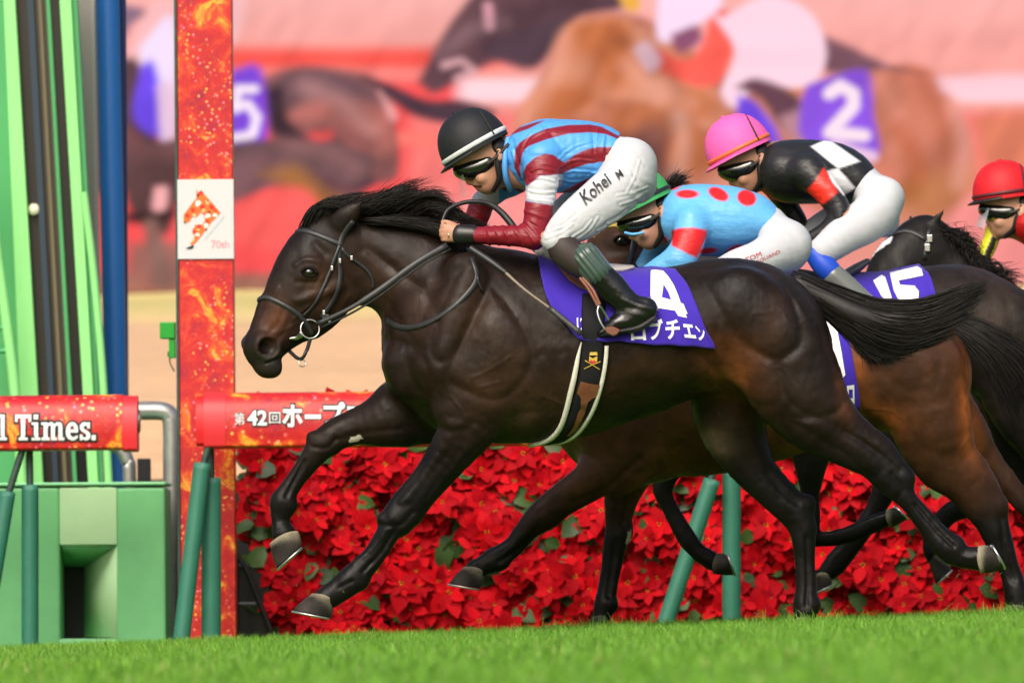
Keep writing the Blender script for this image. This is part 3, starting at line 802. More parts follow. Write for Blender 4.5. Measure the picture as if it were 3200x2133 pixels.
# lettering with black outline
def two_tone(sk, s, quad, parent, bold=.03, shear=0.0):
    lay_text("lettering_outline", sk, s, quad, M_INK, parent, bold=bold+.07, off=.003, maxlen=14, shear=shear)
    q = np.array(quad, float); c = q.mean(0); q2 = c+(q-c)*np.array([.90, .84])
    lay_text("lettering", sk, s, q2.tolist(), M_PAPER, parent, bold=bold, off=.006, maxlen=14, shear=shear)
cq = lambda x0, x1, yb, yt: [(600+x0/3.361, 1150+yb/3.361), (600+x1/3.361, 1150+yb/3.361), (600+x1/3.361, 1150+yt/3.361), (600+x0/3.361, 1150+yt/3.361)]
for s, q in (("第", (440,560,605,460)), ("42", (570,800,615,430)), ("回", (805,935,590,455)), ("ホ", (935,1175,640,365)), ("ー", (1175,1365,540,480)), ("プ", (1370,1620,620,340)), ("フ", (1620,1860,615,385)), ("ル", (1880,2100,620,380)), ("ス", (2340,2580,620,380)), ("テ", (2590,2830,620,380)), ("ー", (2840,3060,530,480)), ("ク", (3080,3300,620,380)), ("ス", (3320,3560,620,380))):
    two_tone(skR, s, cq(*q), pr_, bold=.0 if s in '第回' else .03)
# slab serif strokes: l Times.
def slab(ch):
    b = .17; s = .09
    R = lambda x0, y0, x1, y1: [(x0, y0), (x1, y0), (x1, y1), (x0, y1)]
    if ch == 'l': return [[(0,0),(.42,0),(.42,.1),(.31,.1),(.31,1),(0,1),(0,.9),(.12,.9),(.12,.1),(0,.1)]], .45
    if ch == 'T': return [[(.18,0),(.62,0),(.62,.1),(.5,.1),(.5,.87),(.66,.87),(.66,.72),(.78,.72),(.78,1),(.02,1),(.02,.72),(.14,.72),(.14,.87),(.3,.87),(.3,.1),(.18,.1)]], .80
    if ch == 'i': return [[(0,0),(.42,0),(.42,.1),(.31,.1),(.31,.7),(0,.7),(0,.6),(.12,.6),(.12,.1),(0,.1)], R(.1,.82,.31,1.0)], .46
    if ch == 'm': return [[(0,0),(.4,0),(.4,.1),(.3,.1),(.3,.5),(.36,.58),(.44,.58),(.46,.52),(.46,0),(.74,0),(.74,.1),(.65,.1),(.65,.5),(.71,.58),(.79,.58),(.81,.52),(.81,0),(1.1,0),(1.1,.1),(1.0,.1),(1.0,.56),(.95,.68),(.82,.72),(.7,.69),(.62,.62),(.56,.69),(.47,.72),(.36,.68),(.3,.62),(.3,.7),(0,.7),(0,.6),(.11,.6),(.11,.1),(0,.1)]], 1.14
    if ch == 'e': return [[(.60,.30),(.22,.30),(.25,.18),(.34,.12),(.45,.13),(.57,.2),(.6,.1),(.45,.0),(.3,-.01),(.14,.05),(.04,.18),(.02,.36),(.06,.54),(.17,.67),(.32,.72),(.47,.68),(.57,.57),(.61,.42)], [(.22,.42),(.42,.42),(.40,.54),(.32,.59),(.25,.54)]], .66
    if ch == 's': return [[(.03,.0),(.13,.0),(.17,.04),(.3,-.01),(.42,.01),(.52,.1),(.52,.24),(.44,.34),(.3,.4),(.21,.46),(.2,.53),(.28,.58),(.37,.55),(.4,.46),(.5,.46),(.5,.7),(.41,.7),(.38,.67),(.27,.72),(.12,.68),(.03,.58),(.04,.42),(.14,.33),(.28,.27),(.34,.2),(.33,.14),(.26,.1),(.18,.12),(.13,.22),(.03,.22)]], .58
    if ch == '.': return [R(0,0,.2,.2)], .25
    if ch == 'a': return [[(.05,.45),(.2,.45),(.22,.56),(.3,.6),(.38,.56),(.38,.44),(.2,.42),(.06,.34),(.02,.2),(.07,.05),(.2,-.01),(.32,.03),(.39,.1),(.41,0),(.66,0),(.66,.1),(.57,.1),(.57,.5),(.48,.68),(.3,.72),(.13,.66)]], .70
    return [R(0,0,.1,.1)], .3
def grow(poly, d):
    P = np.array(poly); c = []
    n = len(P); area = .5*sum(P[i][0]*P[(i+1) % n][1]-P[(i+1) % n][0]*P[i][1] for i in range(n)); sg = 1 if area > 0 else -1
    for i in range(n):
        e0 = P[i]-P[i-1]; e1 = P[(i+1) % n]-P[i]
        e0 /= np.hypot(*e0)+1e-9; e1 /= np.hypot(*e1)+1e-9
        n0 = np.array([e0[1], -e0[0]])*sg; n1 = np.array([e1[1], -e1[0]])*sg
        m_ = n0+n1; l = np.dot(m_, m_); m_ = m_*2/max(l, .6)
        c.append(P[i]+m_*d)
    return [tuple(p) for p in c]
sc_ = 66.0
def put_word(word, xs, yb, sk, parent):
    x = xs
    for ch in word:
        rings, adv = slab(ch)
        for gidx, (g_, m_, of) in enumerate(((.085, M_INK, .003), (0.0, M_PAPER, .006))):
            if ch == 'e':
                sets = [[grow(rings[0], g_), grow(rings[1], -g_*.5)]]
            else: sets = [[grow(r, g_)] for r in rings]
            for st in sets:
                px_ = [[(x+p[0]*sc_, yb-p[1]*78) for p in r] for r in st]
                V2, T2 = poly_tris(px_); lay("lettering" if gidx else "lettering_outline", sk, V2, T2, m_, parent, off=of, maxlen=14)
        x += adv*sc_*1.0
put_word("Times.", 46, 1374, skL, pl_); put_word("al", -52, 1374, skL, pl_)

# ------------------------------------------------------------------ finish post
YP = 5.35
FP = empty("finish_post", "tall square finish post wrapped in red and gold swirling print", "post")
lean = lambda py: 0
xl, xr = W(560, 1000, YP)[0], W(730, 1000, YP)[0]
obj("shaft", box_mesh("shaft", (xl, YP, -.3), (xr, YP+.20, W(600, -250, YP)[2]), .004), flame_mat("post_print", 1.5, 3.0), FP)
obj("edge_trim", box_mesh("edge_trim", (xl-.014, YP-.006, -.3), (xl-.001, YP+.2, W(600, -250, YP)[2]), .002), M_ROD, FP)
z0, z1 = W(640, 809, YP)[2], W(640, 561, YP)[2]
pn = obj("poster", box_mesh("poster", (xl-.004, YP-.010, z0), (xr+.004, YP-.002, z1), .001), mat("poster_white", (.60, .62, .64), rough=.55), FP)
class Flat:
    def __init__(s, y): s.y = y; s.cam = Vector((0, -DIST, CAMZ))
    def hit(s, px, py): return Vector(W(px, py, s.y)), Vector((0, -1, 0))
fp = Flat(YP-.010)
k5 = lambda L: [(540+x/5.227, 540+y/5.227) for x, y in L]
horsehead = k5([(385,265),(415,330),(470,280),(530,370),(610,450),(700,560),(785,655),(720,720),(640,800),(560,900),(470,1030),(380,1140),(330,1180),(280,1165),(345,1080),(370,1000),(330,1020),(325,930),(370,850),(480,850),(525,780),(510,690),(460,650),(390,720),(320,720),(270,800),(215,820),(175,770),(180,680),(250,590),(330,480),(385,420)])
V2, T2 = poly_tris([horsehead]); lay("emblem", fp, V2, T2, mat("emblem_orange", srgb(226, 110, 36), rough=.6), pn, off=.0015, maxlen=60)
er = random.Random(5)
cols_ = [srgb(225, 40, 20), srgb(240, 225, 215), srgb(245, 190, 130), srgb(70, 20, 15), srgb(230, 60, 20), srgb(250, 215, 170)]
for kk, (cx_, cy_, r_, ci) in enumerate([(455,330,40,0),(410,370,22,3),(410,500,48,1),(570,480,35,2),(575,460,16,3),(640,560,45,0),(690,690,40,1),(570,700,45,1),(480,560,40,0),(500,620,30,2),(330,610,36,0),(240,700,34,0),(350,690,30,2),(590,640,22,3),(560,790,28,0),(540,860,40,1),(430,880,34,0),(350,960,28,0),(410,1010,34,1),(420,930,24,2),(545,930,16,3),(330,1100,26,2),(700,620,24,4)]):
    pts_ = [(cx_+r_*(1+.25*math.sin(3*a+kk))*math.cos(a), cy_+r_*(1+.25*math.cos(2*a+kk))*math.sin(a)) for a in np.linspace(0, 5.9, 12)]
    V2, T2 = poly_tris([k5(pts_)]); lay("emblem", fp, V2, T2, mat("emblem_%d" % ci, cols_[ci], rough=.6), pn, off=.0025+.0005*kk/23+.0006*(kk % 5), maxlen=60)
for pl in ([(215,1230),(330,1180),(350,1190),(310,1240),(230,1242)], [(180,780),(215,815),(205,830),(178,805)]):
    V2, T2 = poly_tris([k5(pl)]); lay("emblem", fp, V2, T2, M_INK, pn, off=.0045, maxlen=60)
lay_text("lettering", fp, "70th", k5([(630,1240),(925,1225),(920,1110),(625,1100)]), mat("pink_ink", srgb(238, 150, 160), rough=.6), pn, bold=.01, off=.0015, maxlen=60)
lay_text("lettering", fp, "JAPAN RACING", k5([(540,1110),(855,735),(830,700),(515,1080)]), mat("grey_ink", srgb(170, 175, 182), rough=.6), pn, off=.0015, maxlen=60)
sen = empty("sensor_box", "small bright green sensor box clamped to the left edge of the finish post", "sensor box")
M_BG = mat("bright_green_paint", srgb(16, 150, 40), rough=.4)
P0, P1 = W(500, 1058, YP+.05), W(547, 1006, YP+.05)
obj("housing", box_mesh("housing", (P0[0], YP+.02, P0[2]), (P1[0], YP+.12, P1[2]), .004), M_BG, sen)
P0, P1 = W(528, 1118, YP+.05), W(548, 1058, YP+.05)
obj("bracket", box_mesh("bracket", (P0[0], YP+.03, P0[2]), (P1[0], YP+.1, P1[2]-.001), .003), M_BG, sen)
tube("knob", [W(524, 1106, YP+.05), W(534, 1106, YP+.05)], .012, M_INK, sen, n=1)
tube("cable", [W(530, 1115, YP+.06), W(532, 1135, YP+.06), W(545, 1160, YP+.06)], .003, M_INK, sen)

# ------------------------------------------------------------------ green barrier block
YG = 5.75
gb = empty("barrier_block", "large light green plastic barrier block with a forklift slot under the left rail", "barrier")
M_G1 = mat("green_plastic", srgb(108, 184, 122), rough=.5, vary=(.13, 4), bump=(.3, 9, .01)); M_G2 = mat("pale_green_plastic", srgb(172, 212, 162), rough=.5, vary=(.09, 4), bump=(.3, 9, .01)); M_DK = mat("slot_dark", (.012, .012, .012), rough=.9)
gw = lambda px, py: (W(px, py, YG)[0], W(px, py, YG)[2])
def block(name, px0, py0, px1, py1, y0, y1, m, bev=.008):
    a, b = gw(px0, py1), gw(px1, py0)
    return obj(name, box_mesh(name, (a[0], y0, a[1]), (b[0], y1, b[1]), bev, smooth=False), m, gb)
block("side_panel", 366, 1522, 516, 2130, YG, YG+.6, M_G1, .012)
block("side_panel", -420, 1522, 186, 2130, YG, YG+.6, M_G1, .012)
block("top_cap", -424, 1504, 519, 1522, YG-.012, YG+.61, mat("cap_green", srgb(140, 214, 156), rough=.5), .01)
block("centre_panel", 187, 1523, 365, 1702, YG-.004, YG+.5, M_G2, .004)
block("slot_back", 187, 1703, 365, 2050, YG+.30, YG+.5, M_DK, .002)
a, b, c_, d_ = gw(251, 1770), gw(251, 1990), gw(364, 1705), gw(364, 1992)
def quadm(name, pts, m):
    o = obj(name, np_mesh(name, np.array(pts), np.array([(0, 1, 2, 3)]), smooth=False), m, gb)
    o.modifiers.new("t", 'SOLIDIFY').thickness = .01; return o
quadm("slot_side", [(a[0], YG+.28, a[1]), (b[0], YG+.28, b[1]), (d_[0], YG+.005, d_[1]), (c_[0], YG+.005, c_[1])], M_G2)
e_, f_ = gw(190, 1770), gw(190, 1704)
quadm("slot_roof", [(f_[0], YG+.005, f_[1]), (e_[0], YG+.28, e_[1]), (a[0], YG+.28, a[1]), (c_[0], YG+.005, c_[1]-.002)], M_G1)
block("slot_floor", 187, 1994, 365, 2014, YG-.006, YG+.29, mat("cap_green"), .003)

# ------------------------------------------------------------------ steel pipe frame
YF = 6.55
pf = empty("pipe_frame", "bent galvanised steel pipe barrier standing behind the green barrier block", "barrier")
M_GALV = mat("galvanised_steel", (.38, .38, .37), rough=.4, metal=.75, vary=(.2, 12))
tube("pipe", [W(-600,1288,YF), W(300,1285,YF), W(440,1283,YF), W(505,1284,YF), W(530,1298,YF), W(537,1330,YF), W(538,1500,YF), W(538,2060,YF)], .043, M_GALV, pf, seg=16, n=5)
tube("brace_pipe", [W(330,1380,YF+.1), W(375,1400,YF+.1), W(398,1440,YF+.1), W(405,1510,YF+.1), W(406,2040,YF+.1)], .032, M_GALV, pf, seg=14, n=5)
obj("foot_bracket", box_mesh("foot_bracket", (W(430,1500,YF)[0], YF-.03, W(430,1540,YF)[2]), (W(470,1430,YF)[0], YF+.05, W(430,1432,YF)[2]), .004), M_DK, pf)

# ------------------------------------------------------------------ finish mirror tower and blue column
YM = 8.2
mt = empty("finish_tower", "tall light green steel tower with dark glass panels beside the finish post", "tower")
M_LG = mat("light_green_steel", srgb(146, 226, 138), rough=.4, vary=(.05, 3)); M_MG = mat("mid_green_steel", srgb(72, 160, 96), rough=.45, vary=(.08, 3)); M_BG2 = mat("dark_glass", (.012, .014, .016), rough=.15, spec=.6); M_GREYP = mat("grey_panel", srgb(158, 156, 148), rough=.6, vary=(.06, 2)); M_BROWNP = mat("tinted_glass", (.055, .05, .045), rough=.12, spec=.7); M_NAVY = mat("navy_frame", (.02, .04, .065), rough=.35)
def beam(name, t0, t1, b0, b1, y0, y1, m, yt=-260, yb=1640):
    """x at picture rows 0 and 1240, run on to rows yt and yb"""
    ex = lambda a, b, y: a+(b-a)*y/1240.0
    P = [W(ex(t0, b0, yt), yt, YM), W(ex(t1, b1, yt), yt, YM), W(ex(t1, b1, yb), yb, YM), W(ex(t0, b0, yb), yb, YM)]
    return obj(name, prism_mesh(name, [(p[0], p[2]) for p in P], y0, y1, .003), m, mt)
beam("side_plate", -60, 12, -40, 62, YM+.1, YM+.3, M_MG, yb=1560)
beam("beam", 11, 47, 62, 119, YM, YM+.12, M_LG, yb=1560)
beam("glass_panel", 47, 84, 119, 150, YM+.10, YM+.13, mat("smoky_glass", (.03, .028, .026), rough=.2, spec=.6))
beam("frame_bar", 82, 104, 150, 168, YM+.04, YM+.12, M_NAVY)
beam("glass_panel", 104, 142, 168, 212, YM+.09, YM+.11, M_BROWNP)
beam("frame_trim", 116, 128, 182, 194, YM+.06, YM+.089, mat("bronze_trim", (.14, .115, .06), rough=.4))
beam("frame_trim", 142, 154, 212, 224, YM+.05, YM+.1, M_MG)
beam("dark_panel", 154, 186, 224, 260, YM+.08, YM+.12, M_BG2)
beam("beam", 186, 222, 260, 292, YM, YM+.12, M_LG, yb=1560)
beam("beam_flange", 222, 240, 292, 308, YM+.03, YM+.14, M_MG, yb=1560)
tube("brace_tube", [W(-50, 500, YM-.2), W(20, 1000, YM-.2), W(48, 1240, YM-.2), W(78, 1620, YM-.2)], .026, M_LG, mt, seg=12)
tube("brace_tube", [W(262, 600, YM-.15), W(290, 830, YM-.15), W(312, 1060, YM-.15), W(325, 1240, YM-.15), W(342, 1540, YM-.15)], .019, M_LG, mt, seg=12)
for yy in (1024, 1096): tube("rung", [W(-80, yy, YM-.2), W(24, yy, YM-.2)], .013, M_MG, mt, seg=8, n=1)
obj("lamp_lens", sphere_mesh("lamp_lens", W(106, 655, YM+.05), (.03, .02, .03), 16, 10), mat("pale_lens", (.75, .74, .55), rough=.3), mt)
gp = empty("grey_column", "grey panelled column between the green tower and the blue column", "column")
P = [W(236, -260, YM+.6), W(290, -260, YM+.6), W(318, 1640, YM+.6), W(262, 1640, YM+.6)]
obj("panel", prism_mesh("panel", [(p[0], p[2]) for p in P], YM+.6, YM+.8, .004), M_GREYP, gp)
P = [W(281, -260, YM+.58), W(291, -260, YM+.58), W(322, 1640, YM+.58), W(311, 1640, YM+.58)]
obj("edge_strip", prism_mesh("edge_strip", [(p[0], p[2]) for p in P], YM+.57, YM+.598, .002), mat("pale_strip", srgb(178, 178, 174), rough=.5), gp)
bc = empty("blue_column", "tall smooth blue column left of the finish post", "column")
tube("shaft", [W(337, -260, YM+.45), W(337, 0, YM+.45), W(362, 1240, YM+.45), W(369, 1640, YM+.45)], [.060, .060, .056, .056], mat("blue_paint", srgb(30, 96, 168), rough=.4, vary=(.05, 2)), bc, seg=28, n=3)
tube("shade_stripe", [W(384, -260, YM+.50), W(384, 0, YM+.50), W(392, 1240, YM+.50), W(394, 1640, YM+.50)], [.016]*4, mat("navy_shade", srgb(4, 30, 84), rough=.5), bc, seg=12, n=3)  # separate tube paints the shaded right side of the round column

# ------------------------------------------------------------------ poinsettia bank
YH = 6.15
hg = empty("poinsettia_hedge", "dense bank of red poinsettias with green leaves behind the rail", "flower bed")
hr = random.Random(11)
def leaf_mesh(L, w, droop, fold, seg=3, lobes=0.0):
    """pointed leaf along +X, faces up"""
    V = []; F = []
    for i in range(seg+1):
        t = i/seg; x = L*(0.06+.94*t); ww = w*(math.sin(math.pi*t**.8*.98+.02)**.75 if i < seg else .03)
        if lobes and 0 < i < seg: ww *= 1+lobes*(1 if i % 2 else -.6)
        z = -droop*t*t*L
        V += [(x, -ww, z+fold*ww), (x, 0, z), (x, ww, z+fold*ww)]
    for i in range(seg):
        a = i*3
        F += [(a, a+1, a+4, a+3), (a+1, a+2, a+5, a+4)]
    return np.array(V), F
RED_A, RED_B = np.array([.68, .003, .010]), np.array([.34, .001, .007])
def flower_mesh(seed):
    r = random.Random(seed); Vs = []; Fs = []; Cs = []; off = 0
    for ring, (n, L, tilt) in enumerate(((6, .112, .0), (6, .080, .28))):
        for k in range(n):
            a = 2*math.pi*(k+.5*ring)/n+r.uniform(-.25, .25); l = L*r.uniform(.75, 1.15)
            V, F = leaf_mesh(l, l*r.uniform(.27, .35), r.uniform(.0, .30), r.uniform(.10, .30), 4, .0)
            up = tilt+r.uniform(-.16, .16)
            M = Matrix.Rotation(a, 3, 'Z') @ Matrix.Rotation(-up, 3, 'Y') @ Matrix.Rotation(r.uniform(-.3, .3), 3, 'X')
            V = np.array([M @ Vector(v) for v in V])+np.array([0, 0, .004+.010*ring])
            Vs.append(V); Fs += [tuple(i+off for i in f) for f in F]; off += len(V)
            t = r.random(); Cs.append(np.tile(RED_A*(1-t)+RED_B*t, (len(V), 1)))
    for k in range(4):
        a = k*1.57+r.random(); c = np.array([math.cos(a)*.008, math.sin(a)*.008, .016])
        V = c+np.array([(.004, 0, 0), (0, .004, 0), (-.004, 0, 0), (0, -.004, 0), (0, 0, .006)])
        Vs.append(V); Fs += [tuple(i+off for i in f) for f in ((0, 1, 4), (1, 2, 4), (2, 3, 4), (3, 0, 4))]; off += 5
        Cs.append(np.tile((.55, .36, .02), (5, 1)))
    me = bpy.data.meshes.new("flower"); me.from_pydata([tuple(v) for v in np.vstack(Vs)], [], Fs); me.update()
    for p in me.polygons: p.use_smooth = True
    set_col(me, np.vstack(Cs)); me.materials.append(M_BRACT)
    return me
M_BRACT = mat("poinsettia_bract", rough=.7, spec=.12, attr=True, vary=(.16, 30), bump=(.3, 60, .003))
M_LEAF = mat("poinsettia_leaf", rough=.5, spec=.35, attr=True, vary=(.2, 20))
fms = [flower_mesh(100+i) for i in range(9)]
hx0, hx1 = W(770, 1700, YH)[0], W(3330, 1700, YH)[0]
ztop = W(1600, 1262, YH)[2]
pts_ = []
tries = 0
while len(pts_) < 580 and tries < 60000:
    tries += 1
    x = hr.uniform(hx0, hx1+.35); z = hr.uniform(-.13, ztop)
    if x < W(850, 1700, YH)[0] and z < .38: continue
    if all((x-p[0])**2+(z-p[1])**2 > .075**2 for p in pts_[-900:]): pts_.append((x, z))
def place(me, name, x, z, y, s, tiltmax=.55):
    n = Vector((hr.uniform(-.45, .45), -1, hr.uniform(-.15, .6))).normalized()
    q = Vector((0, 0, 1)).rotation_difference(n).to_matrix().to_4x4() @ Matrix.Rotation(hr.uniform(0, 6.28), 4, 'Z')
    return Matrix.Translation((x, y, z)) @ q @ Matrix.Scale(s, 4)
vis_ = []
for (x, z) in pts_:
    px_, py_ = toPX(np.array([x, YH, z]))
    d_ = 0 if (1400 < py_ < 2000 and 740 < px_ < 3220) else 1
    body = 1 if (px_ > 1500 and py_ < 1380) else 0
    vis_.append((d_+body, hr.random(), x, z))
vis_.sort()
rest = []
for idx_, (_, _, x, z) in enumerate(vis_):
    y = YH+.10*math.sin(x*9+z*14)*.5+hr.uniform(-.05, .09)
    M = place(None, "", x, z, y, hr.uniform(.72, 1.08))
    me = fms[hr.randrange(len(fms))]
    if idx_ < 300:
        o = bpy.data.objects.new("flower", me); COL.objects.link(o); o.parent = hg; o.matrix_local = M
    else: rest.append((me, M))
# top row peeking above the rail
Vs, Fs, Cs, off = [], [], [], 0
for me, M in rest:
    v = np.array([M @ vv.co for vv in me.vertices]); Vs.append(v)
    Fs += [tuple(i+off for i in p.vertices) for p in me.polygons]; off += len(v)
    a = np.zeros(len(v)*4); me.color_attributes["Col"].data.foreach_get("color", a); Cs.append(a.reshape(-1, 4)[:, :3])
me = bpy.data.meshes.new("flower_mass"); me.from_pydata([tuple(v) for v in np.vstack(Vs)], [], Fs); me.update(); set_col(me, np.vstack(Cs)); me.materials.append(M_BRACT)
for p in me.polygons: p.use_smooth = True
fmass = obj("flower_mass", me, None, hg); fmass["kind"] = "stuff"
lv = []; lf = []; lc = []; off = 0
for k in range(950):
    x = hr.uniform(hx0-.1, hx1+.4); z = hr.uniform(-.12, ztop-.03)
    L = hr.uniform(.07, .13)
    V, F = leaf_mesh(L, L*hr.uniform(.28, .4), hr.uniform(0, .5), hr.uniform(.1, .5), 4, .12)
    n = Vector((hr.uniform(-.6, .6), -1, hr.uniform(-.3, .9))).normalized()
    M = Matrix.Translation((x, YH+hr.uniform(-.02, .11), z)) @ Vector((0, 0, 1)).rotation_difference(n).to_matrix().to_4x4() @ Matrix.Rotation(hr.uniform(0, 6.28), 4, 'Z')
    V = np.array([M @ Vector(v) for v in V]); lv.append(V); lf += [tuple(i+off for i in f) for f in F]; off += len(V)
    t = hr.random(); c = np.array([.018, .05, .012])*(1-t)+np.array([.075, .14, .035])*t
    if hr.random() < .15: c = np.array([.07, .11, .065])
    lc.append(np.tile(c, (len(V), 1)))
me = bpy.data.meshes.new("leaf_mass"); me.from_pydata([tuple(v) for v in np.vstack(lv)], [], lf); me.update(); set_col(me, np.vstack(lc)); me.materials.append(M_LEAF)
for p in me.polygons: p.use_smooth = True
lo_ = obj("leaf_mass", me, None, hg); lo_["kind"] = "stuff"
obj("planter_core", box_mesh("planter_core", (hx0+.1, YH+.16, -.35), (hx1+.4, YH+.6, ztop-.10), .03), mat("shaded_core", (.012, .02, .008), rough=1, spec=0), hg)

# black equipment stand at the end of the flowers
YT = 6.05
ts = empty("equipment_stand", "black tripod stand with a dark case beside the end of the flower bank", "stand")
tube("leg", [W(738,1730,YT), W(775,1790,YT), W(852,1985,YT)], .013, M_BLACK, ts)
tube("leg", [W(738,1730,YT), W(742,1990,YT)], .012, M_BLACK, ts, n=2)
tube("leg", [W(738,1730,YT+.05), W(700,1990,YT+.2)], .012, M_BLACK, ts, n=2)
tube("cross_bar", [W(735,1885,YT), W(800,1885,YT)], .008, mat("grey_bar", (.1, .1, .11), rough=.4), ts, n=1)
obj("case", box_mesh("case", (W(730,1900,YT+.1)[0], YT+.1, -.2), (W(850,1900,YT+.1)[0], YT+.3, W(740,1760,YT)[2]), .01), M_BLACK, ts)
# ------------------------------------------------------------------ horses
M_COAT = mat("horse_coat", rough=0.46, spec=0.17, attr=True, bump=(0.4, 55, 0.004, (1, 1, 0.5)), vary=(0.5, 10))
for _m in (M_COAT,):   # uneven gloss, as on a sweating coat
    _n = _m.node_tree.nodes; _l = _m.node_tree.links
    _z = _n.new('ShaderNodeTexNoise'); _z.inputs["Scale"].default_value = 7; _z.inputs["Detail"].default_value = 6
    _t = _n.new('ShaderNodeTexCoord'); _l.new(_t.outputs["Object"], _z.inputs[0])
    _r = _n.new('ShaderNodeMapRange'); _r.inputs[1].default_value = .3; _r.inputs[2].default_value = .7; _r.inputs[3].default_value = .28; _r.inputs[4].default_value = .60
    _l.new(_z.outputs["Fac"], _r.inputs[0]); _l.new(_r.outputs[0], _n["Principled BSDF"].inputs["Roughness"])
M_HAIR = mat("horse_hair", (0.008, 0.006, 0.005), rough=0.45, spec=0.32)
M_HOOF = mat("hoof_horn", (0.11, 0.095, 0.075), rough=0.7, spec=.2, attr=True, bump=(0.3, 60, 0.002), vary=(0.35, 30))
M_SHOE = mat("steel_shoe", (0.6, 0.6, 0.58), rough=0.3, metal=0.9)
M_EYE = mat("eye_black", (0.008, 0.005, 0.004), rough=0.05, spec=0.7, coat=0.6)
M_LEATHER = mat("black_leather", (0.022, 0.022, 0.024), rough=0.42, spec=0.5, bump=(0.2, 120, 0.001), vary=(0.4, 35))
M_STEEL = mat("polished_steel", (0.62, 0.61, 0.60), rough=0.28, metal=1.0)
M_BROWN = mat("tan_leather", (0.2, 0.07, 0.035), rough=0.45, bump=(0.2, 80, 0.001), vary=(0.25, 25))
M_CLOTH = mat("purple_cloth", (0.048, 0.020, 0.40), rough=0.75, spec=0.2, bump=(0.25, 400, 0.0008), vary=(0.06, 8), sheen=0.2)
M_WHITEP = mat("white_print", (0.82, 0.83, 0.85), rough=0.6, spec=0.3, vary=(0.04, 20))

def blob(c, col, rx, ry):
    return (c[0], c[1], rx, ry, col)
def hoof(parent, y, cor, toe, heel, wid, light=0.3, shoe=True, hy=0.0):
    """cor: front and back coronet pixels; toe, heel: ground-edge pixels"""
    A, B = np.array(W(*cor[0], y)), np.array(W(*cor[1], y))
    T, H = np.array(W(*toe, y)), np.array(W(*heel, y))
    nseg, rings = 28, 9
    V = []; C = []
    ax1 = (T-H)/np.linalg.norm(T-H)
    for r in range(rings+1):
        t = r/rings
        f, b = A*(1-t)+T*t, B*(1-t)+H*t
        bul = 1+0.07*math.sin(t*math.pi*.9)
        c = (f+b)/2; h = (f-b)/2
        w = wid*(0.82+0.22*t)*bul
        for j in range(nseg):
            a = 2*math.pi*j/nseg
            ca, sa = math.cos(a), math.sin(a)
            sq = 1.0 if ca > 0 else 0.86
            dome = (1-t)**2*.012*(1-ca*ca)
            V.append(c+h*ca*sq*bul+np.array([0, 1, 0])*w*sa+((f+b)/2-(T+H)/2)/max(np.linalg.norm((A+B)/2-(T+H)/2), 1e-6)*dome)
            band = max(0, 1-t*(3.2+2.2*ca))
            n = 0.5+0.5*math.sin(a*3+t*4+y*40)
            base = np.array([0.030, 0.025, 0.021])*(0.6+0.8*n)
            pale = np.array([0.26, 0.225, 0.155])
            C.append(base*(1-band*light*1.6)+pale*min(1, band*light*1.6) if band*light*1.6 < 1 else pale)
    V = np.array(V); F = []
    for r in range(rings):
        for j in range(nseg):
            F.append((r*nseg+j, r*nseg+(j+1) % nseg, (r+1)*nseg+(j+1) % nseg, (r+1)*nseg+j))
    me = np_mesh("hoof", V, np.array(F), col=np.array(C))
    bm = bmesh.new(); bm.from_mesh(me); bm.verts.ensure_lookup_table()
    bm.faces.new([bm.verts[j] for j in range(nseg)]); bm.faces.new([bm.verts[rings*nseg+j] for j in range(nseg)])
    bmesh.ops.recalc_face_normals(bm, faces=bm.faces); bm.to_mesh(me); bm.free()
    o = obj("hoof", me, M_HOOF, parent)
    if shoe:
        dn = np.cross(ax1, [0, 1, 0]); mid = (A+B)/2
        if np.dot(dn, (T+H)/2-mid) < 0: dn = -dn
        c = (T+H)/2; h = (T-H)/2
        path = []
        for a in np.linspace(-2.5, 2.5, 22):
            ca, sa = math.cos(a), math.sin(a)
            path.append(c+h*ca*0.97+np.array([0, 1, 0])*wid*1.0*sa+dn*0.004)
        ribbon("horseshoe", np.array(path), np.tile(dn, (22, 1)), 0.018, 0.005, M_SHOE, o)
    return o

